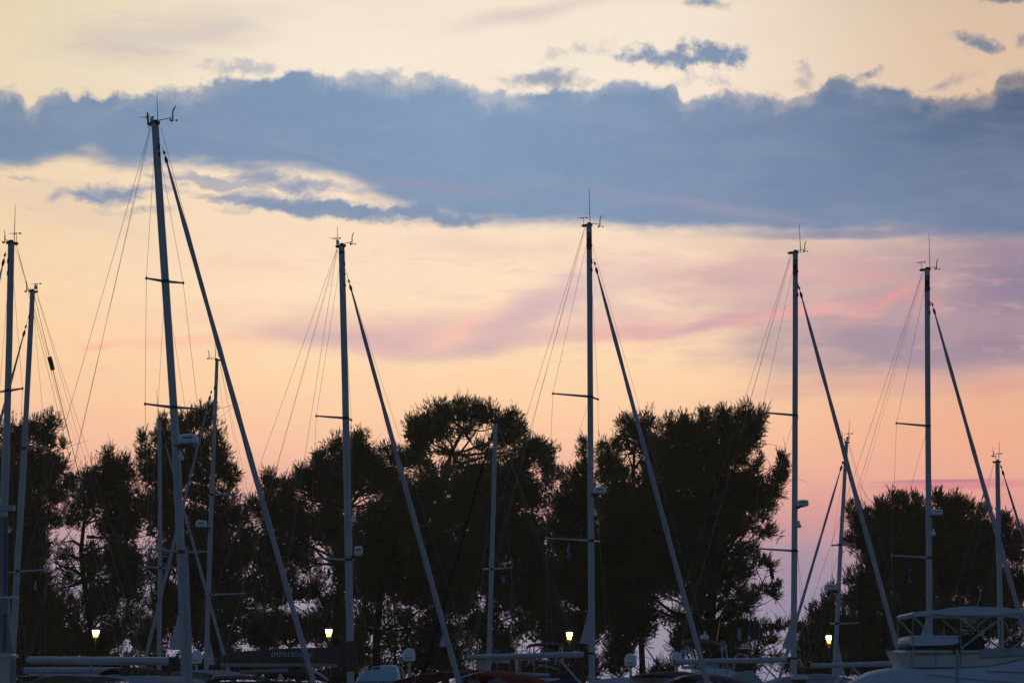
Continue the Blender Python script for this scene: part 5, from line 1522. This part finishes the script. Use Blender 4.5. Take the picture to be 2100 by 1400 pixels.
b = MB()
for x, y, r in ((1982, 1284, 0.10), (1991, 1283, 0.11), (1999, 1285, 0.09), (1978, 1292, 0.11), (1988, 1292, 0.13), (1999, 1293, 0.11), (2007, 1297, 0.12), (1994, 1299, 0.13), (1980, 1300, 0.09)):
    b.lathe([(r * math.sin(math.pi * i / 8) + 0.002, -r * math.cos(math.pi * i / 8)) for i in range(9)], T(x, y, -0.3 + (x % 3) * 0.1), 12)
b.build('chrome_fenders', M_STEEL, R)
MB().tube([T(1992, 1298), T(2005, 1240), T(2016, 1200)], [0.022, 0.016, 0.007], 6).build('antenna', M_STEEL, R)
MB().tube([at(1963, 1331, Y0 - 5), at(1963, 1430, Y0 - 5)], 0.055, 8).build('passerelle_post', M_GREYC, R)
MB().slab([T(1932, 1333), T(1945, 1326), T(1950, 1337), T(1948, 1341), T(1938, 1340)], -1.95, -1.6, YV).build('seat_bolster', M_BROWNC, R)

# ------------------------------------------------------------------ small things behind
Y0 = 170
hut = thing('quay_hut', Vector((at(1010, 1430, Y0).x, Y0, QZ)), 'low hut with a dark sloping roof behind the middle boom', 'hut')
T = lambda x, y: at(x, y, Y0)
MB().slab([T(968, 1343), T(1000, 1331.5), T(1012, 1329.5), T(1024, 1331), T(1056, 1341), T(1056, 1346), T(968, 1347)], -2.5, 2.5, YV).build('roof', M_ROOF, hut, smooth=False)
b = MB().box(Vector((at(1012, 0, Y0).x, Y0, (QZ + T(1012, 1346).z) / 2)), (1.0, 0, 0), (0, 2.0, 0), (0, 0, (T(1012, 1347).z - QZ) / 2))
wl = b.build('wall', M_PLAST, hut, smooth=False)
MB().box(Vector((at(1018, 0, Y0).x, Y0 - 2.02, QZ + 1.05)), (0.4, 0, 0), (0, 0.03, 0), (0, 0, 1.0)).build('door', M_ROOF, hut, smooth=False)

# ------------------------------------------------------------------ flags
def flag(px, py, w, h, Y, cols, label, slant=0.15, triangle=False, line=None):
    """limp flag hanging from its halyard; cols = stripe materials in turn"""
    a = at(px, py - h / 2, Y); k = Y / FPX
    W_, H_ = w * k, h * k
    b = MB(); nx, ny = 8, 14
    for lay in (0, 1):
        for j in range(ny + 1):
            v = j / ny
            for i in range(nx + 1):
                u = i / nx
                ww = W_ * (u - 0.5) * ((0.35 + 0.65 * v) if triangle else (0.55 + 0.45 * math.sin(math.pi * min(1, v * 0.8))))
                b.v.append(a + Vector((ww + slant * W_ * v, 0.07 * math.sin(u * 9 + v * 3) + lay * 0.006, -H_ * v - 0.10 * H_ * u * v)))
    m_ = (nx + 1) * (ny + 1)
    for j in range(ny):
        for i in range(nx):
            q = j * (nx + 1) + i
            b.mi = ((i // 2 + j // 4) % len(cols))
            b.face(q, q + 1, q + nx + 2, q + nx + 1)
            b.face(m_ + q, m_ + q + nx + 1, m_ + q + nx + 2, m_ + q + 1)
    o = b.build('flag', cols, None)
    zc = Vector(a)
    o.data.transform(Matrix.Translation(-zc)); o.location = zc
    return tag(o, label, 'flag')
YB = 103
flag(1166, 1129, 8, 31, 103, [M_FLAGB, M_FLAGW], 'blue and white striped flag hanging limp under the leftmost lettered panel mast')
flag(1032, 1187, 8, 15, 121, [M_FLAGB, M_FLAGW], 'tiny striped flag beside the slim mast in front of the umbrella pine')
flag(1580, 1172, 8, 28, 105, [M_NAVY, M_FLAGB, M_NAVY], 'dark blue flag hanging at the tips of the big pine boughs', slant=0.5)
flag(1865, 1177, 7, 30, 107, [M_FLAGW, M_NAVY, M_FLAGB], 'pale and navy flag hanging before the rounded bush-like pine')
flag(673, 1174, 5, 20, 103, [M_FLAGB], 'small plain blue pennant left of the mast above the brown sail cover')
flag(73, 1199, 8, 17, 106, [M_FLAGW], 'white triangular pennant right of the lean mast near the left edge', slant=0.0, triangle=True)
flag(1516, 1299, 8, 25, 117, [M_FLAGW, M_GREYC], 'pale grey flag beside the blue one above the tarpaulin boat')
flag(1541, 1299, 8, 20, 117, [M_FLAGB], 'bright blue flag on the signal mast of the tarpaulin boat')

# ------------------------------------------------------------------ thin haze added to lift the dark trees, as lens glare would
b = MB().box((0, 130, 20), (260, 0, 0), (0, 165, 0), (0, 0, 21))
hz = b.build('haze', [], smooth=False)
hm = bpy.data.materials.new('added glare haze')
hm.use_nodes = True
ht = hm.node_tree
ht.nodes.remove(ht.nodes['Principled BSDF'])
pv = ht.nodes.new('ShaderNodeVolumePrincipled')
pv.inputs['Color'].default_value = (1.0, 0.97, 0.74, 1)
pv.inputs['Density'].default_value = 0.00026
pv.inputs['Anisotropy'].default_value = 0.6
ht.links.new(pv.outputs[0], ht.nodes['Material Output'].inputs['Volume'])
hz.data.materials.append(hm)
hz['kind'] = 'stuff'
